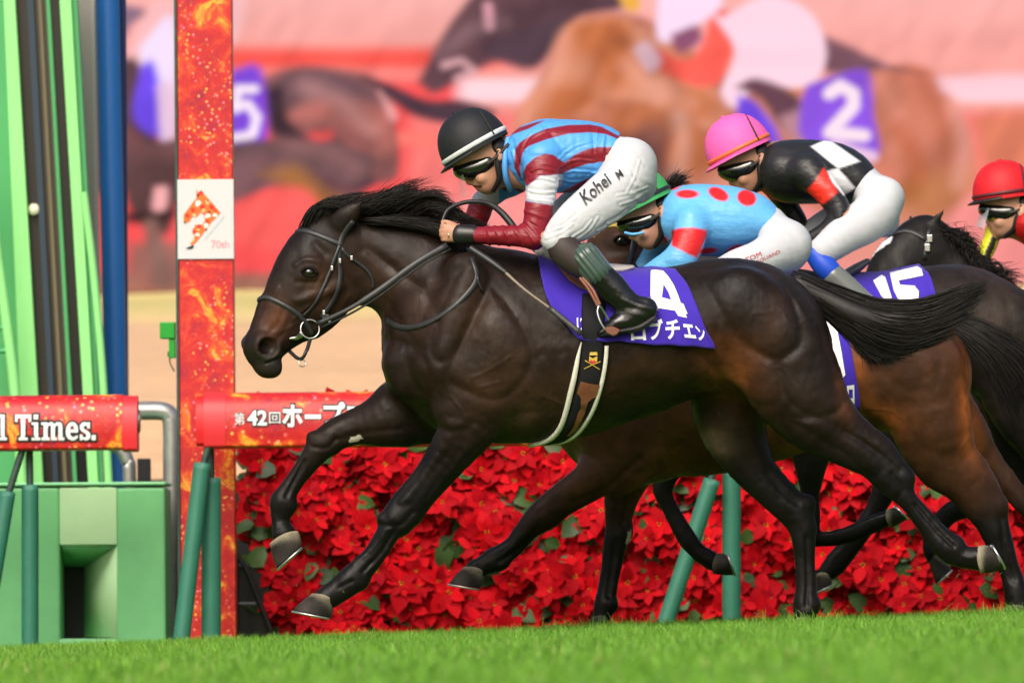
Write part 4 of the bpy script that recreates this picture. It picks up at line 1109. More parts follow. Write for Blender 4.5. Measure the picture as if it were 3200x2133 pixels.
def build_horse(sp):
    y0 = sp['y']; vox = sp['vox']
    allc = []
    trunk = pairs(sp['trunk'], base=y0); neck = pairs(sp['neck'], base=y0)
    legs = [pairs(l, base=y0) for l in sp['legs']]
    head = pairs(sp['head'], base=y0) if sp.get('head') else []
    pts = np.array(trunk+neck+head+[q for l in legs for q in l])
    r = pts[:, 3:].max(1)[:, None]
    lo = (pts[:, :3]-r).min(0)-0.06; hi = (pts[:, :3]+r).max(0)+0.06
    lo[1] = min(lo[1], y0-0.42); hi[1] = max(hi[1], y0+0.42)
    if 'clip' in sp: hi[0] = min(hi[0], W(sp['clip'], 0, y0)[0])
    Fd = Field(lo, hi, vox)
    Fd.chain(trunk, k=0.05, n=9)
    Fd.chain(neck, k=0.05, n=7)
    rot = None
    if head:
        pv = W(*sp['poll'], y0); rot = (pv[0], pv[1], sp['yaw'])
        Fd.chain(head, k=0.06, n=4, rot=rot)
        for row in sp.get('head_add', []):
            Fd.chain(pairs(row[1], base=y0), k=row[0], n=4, rot=rot)
        for row in sp.get('head_cut', []):
            Fd.chain(pairs(row[1], base=y0), k=row[0], n=4, rot=rot, op='s')
    for l in legs: Fd.chain(l, k=sp.get('legk', 0.07), n=3)
    for row in sp.get('add', []):
        Fd.chain(pairs(row[1], base=y0), k=row[0], n=4)
    for row in sp.get('cut', []):
        Fd.chain(pairs(row[1], base=y0), k=row[0], n=4, op='s')
    V, F = Fd.mesh(); del Fd
    V = smooth_np(V, F, 2, 0.5)
    px, py = toPX(V)
    N = vnormals(V, F)
    # muscle creases and ridges
    disp = np.zeros(len(V))
    for g in sp.get('groove', []):
        depth, wd, pl, ys = g
        m = np.ones(len(V), bool) if ys == 0 else ((V[:, 1]-y0)*ys > -0.02)
        poly = spline(np.array(pl, float), 4).tolist() if len(pl) > 2 else pl
        d = polydist(px[m], py[m], poly)
        disp[m] -= depth*np.exp(-(d/wd)**2)*np.clip(-N[m, 1]*1.6+0.2 if ys <= 0 else 1, 0, 1)
    for h, wd, pl in sp.get('muscle', []):
        poly = spline(np.array(pl+[pl[0]], float), 4)[:-1].tolist()
        m = (px > min(p[0] for p in poly)-60) & (px < max(p[0] for p in poly)+60) & (py > min(p[1] for p in poly)-60) & (py < max(p[1] for p in poly)+60) & (V[:, 1] < y0+0.02)
        d = polydist(px[m], py[m], poly+[poly[0]])
        d = np.where(inpoly(px[m], py[m], poly), d, -d)
        h = h*sp.get('mus', .75)
        disp[m] += h*(1-np.exp(-np.maximum(d, 0)/(wd*1.3)))-h*0.45*np.exp(-(d/15.0)**2)
    disp += sp.get('lump', 0.0022)*vnoise(V, 9, 3)+0.0017*vnoise(V, 22, 4)+0.0008*vnoise(V, 48, 5)
    vn = vnoise(V*np.array([1, 1, .8]), 7, 6)+.35*vnoise(V, 15, 7)          # surface veins
    disp += .0019*np.exp(-(vn/.055)**2)*np.clip(vnoise(V, 3, 8)*2+.5, 0, 1)*np.clip((1.35-(V[:, 2]-gz(V[:, 0])))/.2, 0, 1)
    V = V+N*disp[:, None]
    # coat colour, some tints standing in for light and shade
    col = np.tile(np.array(sp['coat']), (len(V), 1))
    zg = V[:, 2]-gz(V[:, 0])
    lowleg = np.clip((sp.get('legz', .80)-zg)/0.22, 0, 1)[:, None]
    col = col*(1-lowleg)+np.array(sp.get('legcol', (0.0058, 0.0050, 0.0046)))*lowleg
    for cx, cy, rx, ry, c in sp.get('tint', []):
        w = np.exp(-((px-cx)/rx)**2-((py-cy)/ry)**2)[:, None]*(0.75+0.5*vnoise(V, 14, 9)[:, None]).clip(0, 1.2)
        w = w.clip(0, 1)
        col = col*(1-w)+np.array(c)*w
    for c, poly in sp.get('mark', []):
        m = inpoly(px, py, poly) & (V[:, 1] < y0+sp.get('marky', 9))
        col[m] = c
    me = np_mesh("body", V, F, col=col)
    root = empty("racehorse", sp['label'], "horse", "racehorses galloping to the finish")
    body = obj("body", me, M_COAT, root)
    sk = Skin(V, F); sk.y0 = y0
    return root, sk, rot

BAY = (0.17, 0.055, 0.018); DARKB = (0.0150, 0.0083, 0.0056); BLK = (0.0052, 0.0044, 0.0041)
H1 = dict(
    y=0.0, vox=0.0065, coat=DARKB, label="dark brown racehorse in front wearing purple number cloth 4, all forelegs off the turf",
    trunk=[(1288,1060,1288,1220,0,0.12),(1335,994,1335,1250,0,0.17),(1405,898,1405,1294,0,0.215),(1500,780,1500,1376,0,0.25),(1600,785,1600,1384,0,0.27),(1730,812,1710,1378,0,0.285),(1860,834,1840,1346,0,0.295),(2000,842,1980,1298,0,0.295),(2130,832,2110,1248,0,0.285),(2245,808,2235,1225,0,0.28),(2330,812,2330,1228,0,0.265),(2400,860,2400,1220,0,0.235),(2455,935,2455,1225,0,0.19),(2500,1015,2500,1225,0,0.13)],
    neck=[(1085,688,1085,912,0,0.085),(1170,681,1170,949,0,0.092),(1255,683,1255,993,0,0.105),(1335,706,1335,1054,0,0.13),(1400,764,1400,1156,0,0.17),(1440,835,1440,1285,0,0.2)],
    poll=(1060,760), yaw=math.radians(14),
    head=[(1010,660,1090,830,0,.085),(958,690,1098,890,0,.105),(905,745,1082,950,0,.108),(862,830,1040,1005,0,.098),(826,920,985,1035,0,.082),(798,985,930,1070,0,.064),(772,1030,896,1096,0,.059),(757,1060,876,1110,0,.059),(785,1103,866,1148,0,.048)],
    head_add=[(0.03,[(985,880,1075,960,-.05,.035),(960,935,1045,1005,-.045,.03),(930,985,1000,1040,-.035,.026)]),(0.03,[(985,880,1075,960,.05,.035),(960,935,1045,1005,.045,.03),(930,985,1000,1040,.035,.026)]),
              (0.02,[(818,925,850,985,0,.03),(792,1000,822,1040,0,.03)]),                 # nasal bone
              (0.03,[(940,815,985,870,-.085,.03),(935,830,970,880,-.088,.028)]),          # near brow
              (0.03,[(900,800,945,855,.085,.04),(880,830,920,880,.088,.04)]),             # far brow
              (0.025,[(905,935,915,945,-.075,.018),(985,905,1000,920,-.09,.02),(1030,880,1050,900,-.09,.02)]),  # cheek bone
              (0.015,[(784,1046,836,1116,-.050,.032),(794,1056,850,1122,-.048,.030)]),     # near nostril wing
              (0.02,[(770,1050,800,1100,.05,.024)]),
              (0.02,[(800,1125,860,1168,0,.045),(815,1135,872,1166,0,.04)])],             # chin
    head_cut=[(0.010,[(797,1066,842,1106,-.082,.042),(806,1070,846,1108,-.080,.040)]),
              (0.012,[(770,1068,795,1090,.078,.02)]),
              (0.008,[(815,1133,817,1138,-.06,.03),(880,1103,884,1108,-.075,.03)])],      # mouth slit
    legs=[ # near fore
      [(1330,1130,1520,1200,-.17,.07),(1352,1240,1560,1290,-.18,.075),(1372,1300,1552,1356,-.17,.07),(1330,1412,1462,1446,-.15,-.72),(1286,1483,1392,1526,-.14,-.75),(1218,1570,1332,1592,-.13,-.72),(1188,1613,1298,1630,-.13,-.75),(1178,1648,1256,1664,-.13,-.8),
       (1146,1712,1212,1732,-.13,-.68),(1096,1763,1172,1786,-.13,-.68),(1060,1793,1140,1826,-.13,-.8),(1020,1826,1092,1862,-.13,-.8),(982,1852,1044,1893,-.13,-.95)],
      # far fore
      [(1200,1190,1380,1360,.15,.075),(1152,1243,1250,1382,.16,-.75),(1094,1277,1146,1384,.16,-.75),(1036,1306,1090,1395,.16,-.75),(990,1340,1060,1408,.16,-.78),(963,1368,1037,1420,.16,-.8),(948,1400,1008,1450,.16,-.8),
       (905,1473,960,1500,.16,-.72),(866,1525,926,1556,.16,-.72),(845,1553,922,1582,.16,-.78),(845,1590,914,1606,.16,-.78),(848,1634,904,1634,.16,-.85),(848,1672,922,1650,.16,-.95)],
      # far hind, planted
      [(2290,1050,2290,1310,0.12,0.12),(2280,1142,2280,1382,0.14,0.115),(2292,1237,2292,1443,0.15,0.095),(2326,1333,2326,1497,0.15,-0.72),(2368,1414,2368,1546,0.15,-0.68),(2430,1486,2430,1604,0.15,-0.62),(2484,1546,2484,1654,0.15,-0.62),(2507,1600,2507,1690,0.15,-0.68),(2512,1653,2512,1727,0.15,-0.75),(2515,1717,2515,1783,0.15,-0.72),(2519,1797,2519,1863,0.15,-0.72),(2518,1850,2518,1930,0.15,-0.78),(2512,1894,2512,1966,0.15,-0.9)],
      # near hind, trailing
      [(2250,1010,2572,1090,-.13,.13),(2310,1150,2622,1185,-.15,.125),(2408,1284,2660,1264,-.15,.11),(2500,1348,2697,1325,-.15,-.62),(2590,1400,2752,1374,-.15,-.6),(2662,1443,2802,1408,-.15,-.58),(2725,1503,2838,1462,-.15,-.56),(2778,1553,2852,1512,-.15,-.62),
       (2815,1584,2870,1554,-.15,-.75),(2850,1627,2910,1600,-.15,-.7),(2888,1680,2954,1644,-.15,-.7),(2928,1736,3002,1686,-.15,-.82),(2980,1764,3022,1712,-.15,-.85),(3058,1782,3062,1706,-.15,-.95)]],
    legk=0.05,
    add=[(0.026,[(1276,1596,1304,1624,-.13,.022)]),(0.026,[(1116,1802,1144,1832,-.13,.026)]),(0.026,[(1024,1384,1050,1410,.16,.022)]),(0.026,[(895,1566,923,1594,.16,.024)]),(0.03,[(2820,1474,2850,1504,-.15,.022)]),(0.03,[(2510,1552,2542,1584,.15,.024)]),(0.026,[(2528,1876,2556,1904,.15,.026)]),(0.026,[(2980,1682,3008,1712,-.15,.026)]),(0.014,[(1182,1606,1206,1634,-.13,.03)]),(0.014,[(962,1352,988,1380,.16,.028)]),
         (0.03,[(1212,1090,1290,1180,-.09,.07),(1230,1150,1310,1230,-.09,.07)]),            # breast muscles
         (0.03,[(1212,1090,1290,1180,.09,.07),(1230,1150,1310,1230,.09,.07)]),
         (0.04,[(1420,800,1500,900,-.17,.06),(1370,960,1470,1060,-.2,.07),(1330,1090,1440,1190,-.2,.07)]),   # shoulder blade
         (0.04,[(1480,1010,1640,1120,-.22,.06),(1450,1130,1600,1260,-.215,.06)]),            # triceps
         (0.05,[(2230,880,2400,1010,-.2,.08),(2330,980,2520,1110,-.205,.08)]),               # gluteals
         (0.05,[(2230,880,2400,1010,.2,.08),(2330,980,2520,1110,.205,.08)]),
         (0.012,[(1022,728,1094,692,-.080,.020),(1044,702,1112,668,-.098,.024),(1080,672,1124,648,-.108,.017),(1110,648,1128,638,-.112,.009),(1126,632,1131,629,-.114,.004)]),  # near ear
         (0.012,[(1000,690,1050,668,.062,.018),(1030,672,1074,648,.07,.018),(1075,640,1092,632,.075,.006)])],
    muscle=[(.010,26,[(1500,800),(1440,840),(1380,960),(1345,1080),(1375,1130),(1430,1090),(1480,980),(1530,870)]),
            (.013,30,[(1530,890),(1480,1000),(1430,1100),(1400,1180),(1470,1225),(1560,1250),(1640,1180),(1660,1090),(1600,970)]),
            (.012,30,[(1195,1060),(1190,1130),(1220,1220),(1300,1290),(1350,1240),(1335,1150),(1280,1080)]),
            (.009,30,[(1120,800),(1180,900),(1230,980),(1320,1090),(1370,1040),(1340,930),(1240,850),(1150,780)]),
            (.008,34,[(1130,690),(1300,690),(1440,760),(1420,850),(1330,900),(1220,830),(1140,770)]),
            (.007,14,[(1390,1300),(1350,1400),(1290,1500),(1240,1570),(1280,1572),(1340,1490),(1410,1400),(1450,1320)]),
            (.007,14,[(1480,1320),(1430,1420),(1350,1530),(1325,1580),(1350,1570),(1400,1500),(1470,1420),(1530,1360)]),
            (.010,34,[(2180,850),(2300,815),(2400,850),(2470,930),(2500,1060),(2440,1120),(2340,1080),(2260,980)]),
            (.012,34,[(2450,880),(2505,935),(2565,1040),(2605,1180),(2630,1270),(2540,1300),(2450,1230),(2440,1130),(2510,1060),(2480,950)]),
            (.010,30,[(2250,1000),(2330,1090),(2430,1140),(2440,1240),(2380,1270),(2300,1220),(2230,1130)]),
            (.009,22,[(2460,1310),(2560,1370),(2660,1430),(2720,1490),(2755,1450),(2690,1375),(2600,1325),(2540,1305)]),
            (.005,16,[(1660,1130),(1700,1110),(1730,1180),(1690,1260),(1655,1230)]),(.004,16,[(1740,1110),(1775,1110),(1790,1200),(1750,1280),(1730,1220)]),
            (.006,20,[(985,850),(1060,850),(1085,920),(1040,985),(960,1000),(930,950)])],
    groove=[(.007,16,[(985,762),(1012,792)],-1),(-.0045,8,[(922,828),(955,810),(1000,816)],-1),(-.004,9,[(1088,925),(1050,985),(985,1030)],-1),(.004,9,[(1015,880),(990,940),(950,990)],-1),(-.003,8,[(868,900),(835,960),(812,1015)],-1),(.004,8,[(840,1040),(870,1010),(890,960)],-1),(.005,8,[(930,880),(985,882),(1000,860)],-1),(-.003,6,[(915,1000),(960,960),(1000,930)],-1),
            (.004,12,[(1200,1300),(1420,1345),(1480,1320)],-1),(.004,18,[(1640,1290),(1900,1270),(2180,1215)],-1),(.006,9,[(2290,1240),(2250,1180),(2190,1110)],-1),(.004,7,[(2250,1230),(2215,1190)],-1),
            (.008,7,[(1236,1655),(1188,1728),(1135,1785)],-1),(-.003,6,[(1212,1650),(1160,1715),(1105,1760)],-1),(.006,8,[(1190,1640),(1250,1640),(1290,1600)],-1),(.008,7,[(950,1440),(925,1490),(895,1550)],1),(.005,7,[(975,1395),(1020,1400),(1050,1370)],1),(.006,6,[(1060,1835),(1100,1815)],-1),(.005,10,[(1250,1340),(1150,1350),(1050,1375)],1),
            (.009,7,[(2862,1578),(2922,1650),(2980,1705)],-1),(.006,9,[(2790,1480),(2815,1530),(2800,1560)],-1),(.007,10,[(2640,1350),(2740,1410),(2810,1470)],-1),(.009,7,[(2520,1680),(2524,1800),(2520,1890)],1),(-.0025,4,[(1700,1240),(1760,1260),(1850,1250),(1920,1215)],-1),(-.0025,4,[(1410,1240),(1450,1300),(1430,1370)],-1),(-.002,4,[(2140,1000),(2190,1060),(2200,1120)],-1),(.006,12,[(2400,1480),(2450,1540),(2490,1570)],1),
            (.005,9,[(905,1000),(885,1040),(860,1070)],-1),(-.0022,4,[(1480,1180),(1540,1150),(1600,1110)],-1),(-.0022,4,[(1500,1210),(1570,1190)],-1),(-.002,4,[(930,1010),(880,1035),(850,1040)],-1)],
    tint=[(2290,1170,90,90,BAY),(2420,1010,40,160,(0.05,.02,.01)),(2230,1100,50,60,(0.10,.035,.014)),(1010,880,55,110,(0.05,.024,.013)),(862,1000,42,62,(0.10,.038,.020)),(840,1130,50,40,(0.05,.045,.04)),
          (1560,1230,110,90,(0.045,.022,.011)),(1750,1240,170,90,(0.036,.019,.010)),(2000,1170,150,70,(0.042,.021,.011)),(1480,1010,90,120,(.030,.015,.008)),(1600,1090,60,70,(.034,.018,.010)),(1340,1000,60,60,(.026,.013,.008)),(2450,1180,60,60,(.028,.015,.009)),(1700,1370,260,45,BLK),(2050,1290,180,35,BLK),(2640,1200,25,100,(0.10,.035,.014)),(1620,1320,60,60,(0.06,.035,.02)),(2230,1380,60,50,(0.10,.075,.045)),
          (2300,900,230,70,BLK),(960,740,90,60,BLK),(1150,700,160,30,BLK),(1300,1400,80,80,BLK),(2500,1050,90,200,(0.018,.0125,.010)),(1120,850,60,110,(0.035,.018,.011)),(1240,900,110,80,(.036,.019,.012))],  # some browns and blacks paint lit muscle and shaded underside into the coat
    mark=[((0.012,0.006,0.005),[(802,1072),(820,1066),(838,1074),(846,1092),(838,1106),(818,1106),(804,1094)]),((0.42,0.39,0.30),[(1088,1381),(1098,1366),(1128,1360),(1132,1368),(1118,1380),(1094,1384)])],
)
# ------------------------------------------------------------------ the leading horse, its tack
h1, sk1, rot1 = build_horse(H1)
hoof(h1, -.13, ((975,1853),(1050,1880)), (916,1906), (1040,1930), .055, 0.5)
hoof(h1, .16, ((843,1697),(938,1655)), (866,1775), (948,1702), .055, 0.75)
hoof(h1, .15, ((2470,1935),(2545,1935)), (2440,1975), (2545,1985), .058, 0.2)
hoof(h1, -.15, ((3066,1792),(3056,1698)), (3135,1775), (3092,1700), .055, 0.9)
def eye(parent, sk, px, py, r=0.02):
    h, n = sk.hit(px, py)
    c = np.array(h)-np.array(n)*r*0.62
    o = obj("eye", sphere_mesh("eye", c, (r*1.15, r, r*0.95)), M_EYE, parent)
    lid = []
    nn = Vector(n); t = Vector((0.95, 0, -0.1)); t = (t-nn*t.dot(nn)).normalized(); b = nn.cross(t)
    sg = 1 if b.z > 0 else -1
    for a in np.linspace(-0.35, 3.5, 14):
        lid.append(np.array(Vector(c)+nn*(r*0.62)+t*(math.cos(a)*r*1.35)+b*(math.sin(a)*r*0.86*sg)))
    tube("eyelid", lid, [0.002]+[0.0068]*12+[0.002], MATS["horse_coat_plain"], o, seg=8, n=2)
    low = [np.array(Vector(c)+nn*(r*0.52)+t*(math.cos(a)*r*1.35)-b*(math.sin(a)*r*0.80*sg)) for a in np.linspace(0, math.pi, 12)]
    tube("eyelid", low, [0.002]+[0.0042]*10+[0.002], MATS["horse_coat_plain"], o, seg=8, n=2)
    return o
mat("horse_coat_plain", (0.007, 0.005, 0.004), rough=0.6, spec=.12)
eye(h1, sk1, 966, 850)
G = lambda l: [W(*p) for p in l]
mane = [G([(952,712,-.05),(975,662,-.07),(1020,640,-.07),(1095,672,-.05)]), G([(985,690,-.04),(1015,645,-.05),(1070,632,-.05),(1150,650,-.04)]), G([(1040,682,-.02),(1080,650,-.04),(1130,628,-.04),(1200,625,-.03)]),
        G([(1090,688,0),(1130,652,-.04),(1190,612,-.05),(1262,572,-.03)]), G([(1160,682,0),(1210,640,-.05),(1280,600,-.05),(1365,592,-.03)]), G([(1240,684,0),(1290,640,-.05),(1350,612,-.06),(1420,640,-.04)]),
        G([(1320,690,0),(1350,655,-.06),(1395,650,-.07),(1440,705,-.06)]), G([(1400,705,0),(1420,690,-.07),(1450,692,-.08),(1545,728,-.05)])]
obj("mane", hair_mesh("mane", mane, 3000, 0.0016, 0.012, 9, 3, cur=1.0, clump=85), M_HAIR, h1)
flat = [G([(1100,690,-.02),(1150,690,-.09),(1230,690,-.10),(1330,688,-.09)]), G([(1180,680,-.02),(1240,690,-.1),(1310,700,-.11),(1400,715,-.10)]), G([(1300,690,-.03),(1340,705,-.12),(1390,730,-.13),(1450,770,-.12)]), G([(1390,700,-.05),(1420,715,-.14),(1450,740,-.15),(1530,750,-.14)])]
obj("mane", hair_mesh("mane", flat, 900, 0.0018, 0.008, 9, 5), M_HAIR, h1)
tail = [G([(2480,868,0),(2600,900,0),(2730,940,-.02),(2870,942,-.03),(2990,905,-.03),(3065,885,-.03)]), G([(2500,885,-.02),(2620,935,-.03),(2760,985,-.05),(2900,985,-.06),(3020,935,-.05),(3080,900,-.04)]),
        G([(2520,905,-.02),(2630,965,-.04),(2760,1025,-.06),(2880,1035,-.06),(2980,995,-.05),(3050,960,-.04)]), G([(2540,925,-.02),(2630,985,-.03),(2740,1055,-.05),(2830,1078,-.05),(2920,1050,-.05),(2990,1010,-.04)]),
        G([(2550,940,-.01),(2630,1005,-.02),(2700,1065,-.03),(2760,1095,-.03),(2830,1092,-.03),(2890,1070,-.03)]), G([(2560,950,0),(2620,1010,0),(2660,1060,-.01),(2690,1100,-.01),(2705,1130,-.01),(2712,1160,-.01)])]
tl = obj("tail", hair_mesh("tail", tail, 3800, 0.0019, 0.012, 15, 4, clump=150, tipj=.7), M_HAIR, h1)
Fd = Field((W(2440, 0)[0], -.15, W(0, 1130)[2]), (W(2980, 0)[0], .12, W(0, 830)[2]), 0.01)
Fd.chain(pairs([(2470,860,2530,930,0,.05),(2560,895,2590,975,-.01,.05),(2660,940,2680,1025,-.03,.045),(2760,965,2760,1060,-.04,.035),(2860,970,2860,1040,-.05,.02)]), k=0.02)
V, F = Fd.mesh(); obj("dock", np_mesh("dock", V, F), M_HAIR, tl)

# --- bridle
br = empty("bridle", "black leather bridle and reins on the head of horse number 4", "bridle", "bridles")
mm = mpp(-0.1)
strap("browband", sk1, [(900,748),(925,722),(949,720),(987,730),(1044,756),(1066,763)], .021, .004, M_LEATHER, br)
strap("cheekpiece", sk1, [(1104,690),(1084,715),(1066,745),(1059,787),(1064,864),(1054,911),(1035,950),(1003,992)], .021, .004, M_LEATHER, br)
strap("noseband_strap", sk1, [(1062,765),(1050,795),(1035,835),(1006,911),(968,964),(944,985)], .014, .0035, M_LEATHER, br, lift=.006)
strap("noseband", sk1, [(808,940),(822,928),(844,931),(891,955),(939,983),(966,1024),(978,1048)], .02, .005, M_LEATHER, br)
strap("throatlatch", sk1, [(1066,772),(1080,795),(1097,806),(1131,830),(1159,854),(1168,883),(1164,905)], .013, .0035, M_LEATHER, br)
def at_skin(sk, px, py, off):
    h, n = sk.hit(px, py); return np.array(h)+np.array(n)*off
c = at_skin(sk1, 966, 1020, .016)
obj("bit_ring", torus_mesh("bit_ring", c+np.array([0, 0, -.005]), .036, .0035, (0.2, -1, 0.15)), M_STEEL, br)
tube("bit_bar", [at_skin(sk1, 905, 1056, .004), at_skin(sk1, 925, 1050, .012), c+np.array([-.03, -.008, -.022])], [.004, .009, .012], M_STEEL, br)
tube("chin_strap", [c+np.array([0, 0, -.045]), W(958,1095,-.19), W(937,1122,-.17), at_skin(sk1, 905, 1108, .004)], .0075, M_LEATHER, br, seg=6)
obj("lower_ring", torus_mesh("lower_ring", W(944,1134,-.18), .014, .0022, (.4, -1, .3)), M_STEEL, br)
for (x, y) in ((1035,838),(1061,815),(1097,806),(1010,975),(1028,1000)):
    p = at_skin(sk1, x, y, .008)
    obj("buckle", box_mesh("buckle", p-[.005, .004, .009], p+[.005, .003, .009], .002), M_STEEL, br)
p = at_skin(sk1, 1015, 988, .010)
obj("keeper", box_mesh("keeper", p-[.014, .005, .011], p+[.014, .003, .011], .003), M_LEATHER, br)
rein = [np.array(W(990,1012,-.19)), np.array(W(1083,969,-.215)), np.array(W(1178,911,-.225)), np.array(W(1300,822,-.22)), np.array(W(1398,765,-.19))]
R_ = spline(np.array(rein), 6); ribbon("rein", R_, np.tile([0, -1, 0.15], (len(R_), 1)), np.interp(np.linspace(0, 1, len(R_)), [0, .35, .4, 1], [.018, .018, .024, .024]), .004, M_LEATHER, br)
R2 = R_+np.array([0.012, .008, -.014]); ribbon("rein", R2, np.tile([0, -1, 0.15], (len(R2), 1)), .009, .003, M_LEATHER, br)
strap("neck_strap", sk1, [(1462,778),(1480,820),(1489,850),(1487,884),(1442,938),(1360,1000),(1290,1024),(1240,1020),(1212,1000)], .022, .004, M_LEATHER, br)
strap("strap_end", sk1, [(1489,860),(1494,890),(1508,912)], .008, .003, M_LEATHER, br, lift=.006)
loop = [W(1382,690,-.14), W(1400,655,-.12), W(1445,634,-.1), W(1490,630,-.09), W(1530,638,-.08), W(1565,662,-.08), W(1598,700,-.09), W(1620,735,-.1)]
tube("rein_loop", loop, [.006, .0075, .0085, .009, .0105, .0125, .0135, .0125], M_LEATHER, br, seg=10)

# --- number cloth, girth and saddle
def coons(top, bot, left, right, nu, nv):
    f = lambda c, n: np.array([np.interp(np.linspace(0, 1, n), np.linspace(0, 1, len(q)), q) for q in spline(np.array(c, float), 6).T]).T
    T, B, L, R = f(top, nu), f(bot, nu), f(left, nv), f(right, nv)
    u = np.linspace(0, 1, nu)[None, :, None]; v = np.linspace(0, 1, nv)[:, None, None]
    return ((1-v)*T[None]+v*B[None]+(1-u)*L[:, None]+u*R[:, None]
            -(1-u)*(1-v)*T[0]-u*(1-v)*T[-1]-(1-u)*v*B[0]-u*v*B[-1])
def drape(name, sk, grid, m, parent, y0, lift=.010, flare=.012, rip=.004, thick=.004, seed=0):
    nv, nu = grid.shape[:2]
    P = np.zeros((nv, nu, 3)); N = np.zeros((nv, nu, 3))
    for i in range(nv):
        for j in range(nu):
            h, n = sk.hit(*grid[i, j]); P[i, j] = h; N[i, j] = n
    for _ in range(6):
        for A in (P, N):
            A[1:-1, 1:-1] = (A[:-2, 1:-1]+A[2:, 1:-1]+A[1:-1, :-2]+A[1:-1, 2:]+2*A[1:-1, 1:-1])/6
    N /= np.linalg.norm(N, axis=2)[..., None]
    v = np.linspace(0, 1, nv)[:, None]; u = np.linspace(0, 1, nu)[None, :]
    rp = rip*(np.sin(u*21+v*4+seed)+0.6*np.sin(u*37-v*7+2*seed))*v**1.3
    P = P+N*(lift+flare*v**2+rp)[..., None]
    V = P.reshape(-1, 3)
    Vb = V+np.array([0, thick, 0])
    # the far side hangs the same way, mirrored across the horse's middle
    Mir = V.copy(); Mir[:, 1] = 2*y0-Mir[:, 1]
    i, j = np.meshgrid(np.arange(nv-1), np.arange(nu-1), indexing='ij')
    F = np.stack([i*nu+j, (i+1)*nu+j, (i+1)*nu+j+1, i*nu+j+1], -1).reshape(-1, 4)
    n = len(V)
    j = np.arange(nu-1)
    bridge = np.stack([j, j+1, n+j+1, n+j], -1)
    me = np_mesh(name, np.vstack([V, Mir]), np.vstack([F, F[:, ::-1]+n, bridge]))
    o = obj(name, me, m, parent)
    md = o.modifiers.new("thick", 'SOLIDIFY'); md.thickness = thick; md.offset = -1
    s = Skin(V, F); s.y0 = y0
    return o, s
cloth1, cs1 = drape("number_cloth", sk1, coons([(1676,768),(1780,812),(1900,834),(2020,838),(2110,846)], [(1812,1064),(1880,1068),(1950,1068),(2050,1076),(2150,1076),(2237,1086)],
    [(1676,768),(1692,870),(1722,960),(1812,1064)], [(2110,846),(2150,895),(2185,975),(2205,1030),(2237,1086)], 56, 34), M_CLOTH, None, 0.0)
tag(cloth1, "purple saddle cloth with white number 4 on the front horse", "saddle cloth", "number cloths")
q7 = lambda L: [(1650+x/3.92, 750+y/3.92) for x, y in L]
four = [q7([(1510,372),(1560,368),(1655,380),(1720,450),(1790,560),(1840,680),(1870,770),(1905,785),(1930,850),(1955,905),(1930,905),(1945,955),(1840,930),(1800,865),(1555,830),(1525,790),(1500,680),(1503,400)]), q7([(1660,545),(1640,705),(1755,735),(1720,640)])]
V2, T2 = poly_tris(four); lay("number", cs1, V2, T2, M_WHITEP, cloth1)
for g_, qd in (("ロ", [(1262,1228),(1448,1225),(1425,1040),(1258,1050)]), ("ブ", [(1490,1225),(1650,1225),(1650,962),(1480,985)]), ("チ", [(1690,1215),(1870,1215),(1850,968),(1680,985)]), ("ェ", [(1922,1192),(2062,1205),(2015,1035),(1890,1025)]), ("ン", [(2095,1230),(2192,1222),(2150,1075),(2035,1045)])):
    lay_text("lettering", cs1, g_, q7(qd), M_WHITEP, cloth1, bold=0.03)
lay_text("lettering", cs1, "12", q7([(600,1110),(700,1110),(700,950),(600,950)]), M_WHITEP, cloth1, bold=0.02)

sad = empty("saddle", "small racing saddle with tan flap, black girth and steel stirrup on horse number 4", "saddle", "racing saddles")
V2, T2 = poly_tris([q7([(285,165),(330,280),(380,365),(500,505),(620,585),(735,640),(800,620),(860,560),(700,420),(560,300),(400,190)])])
fl = lay("saddle_flap", cs1, V2, T2, M_BROWN, sad, off=.010, maxlen=8)
fl.modifiers.new("thick", 'SOLIDIFY').thickness = .006
Fd = Field((W(1660, 0)[0], -.2, W(0, 880)[2]), (W(2010, 0)[0], .2, W(0, 740)[2]), 0.008)
Fd.chain(pairs([(1690,765,1700,815,0,.1),(1760,790,1765,845,0,.11),(1850,815,1850,865,0,.12),(1930,825,1932,868,0,.13),(1975,828,1977,848,0,.10)]), k=.02)
V, F = Fd.mesh(); obj("saddle_seat", np_mesh("saddle_seat", V, F), mat("pale_leather", (0.55, 0.50, 0.47), rough=0.45, vary=(.1, 20)), sad)
GC = [(1856,925),(1853,990),(1853,1068),(1844,1168),(1832,1225),(1815,1272),(1793,1312),(1764,1356),(1720,1380),(1670,1384)]
class Both:   # girth lies over the cloth above and on the coat below
    def __init__(s, a, b): s.a, s.b = a, b; s.y0 = 0
    def hit(s, x, y):
        h2, n2 = s.b.hit(x, y); cam_ = s.b.cam; d = (Vector(W(x, y, 0))-cam_).normalized()
        loc, nrm, i, dist = s.a.bvh.ray_cast(cam_, d)
        if loc is not None and (loc-cam_).length < (h2-cam_).length: return loc, (nrm if nrm.y < 0 else -nrm)
        return h2, n2
both1 = Both(cs1, sk1)
g1 = strap("girth", both1, GC, .09, .006, mat("black_webbing", (0.012, 0.012, 0.014), rough=0.8, spec=0.2, bump=(.4, 500, .001)), sad, lift=.007, widths=[.09, .088, .086, .082, .08, .078, .07, .06, .05, .05])
M_CREAM = mat("cream_fleece", (0.70, 0.68, 0.58), rough=0.9, spec=0.1, bump=(.5, 150, .002), vary=(.12, 30))
strap("girth_edging", sk1, [(1818,1070),(1808,1110),(1798,1160),(1785,1215),(1768,1285),(1748,1335),(1712,1370),(1655,1384)], .018, .009, M_CREAM, sad, lift=.008, widths=[.004, .016, .021, .021, .019, .018, .018])
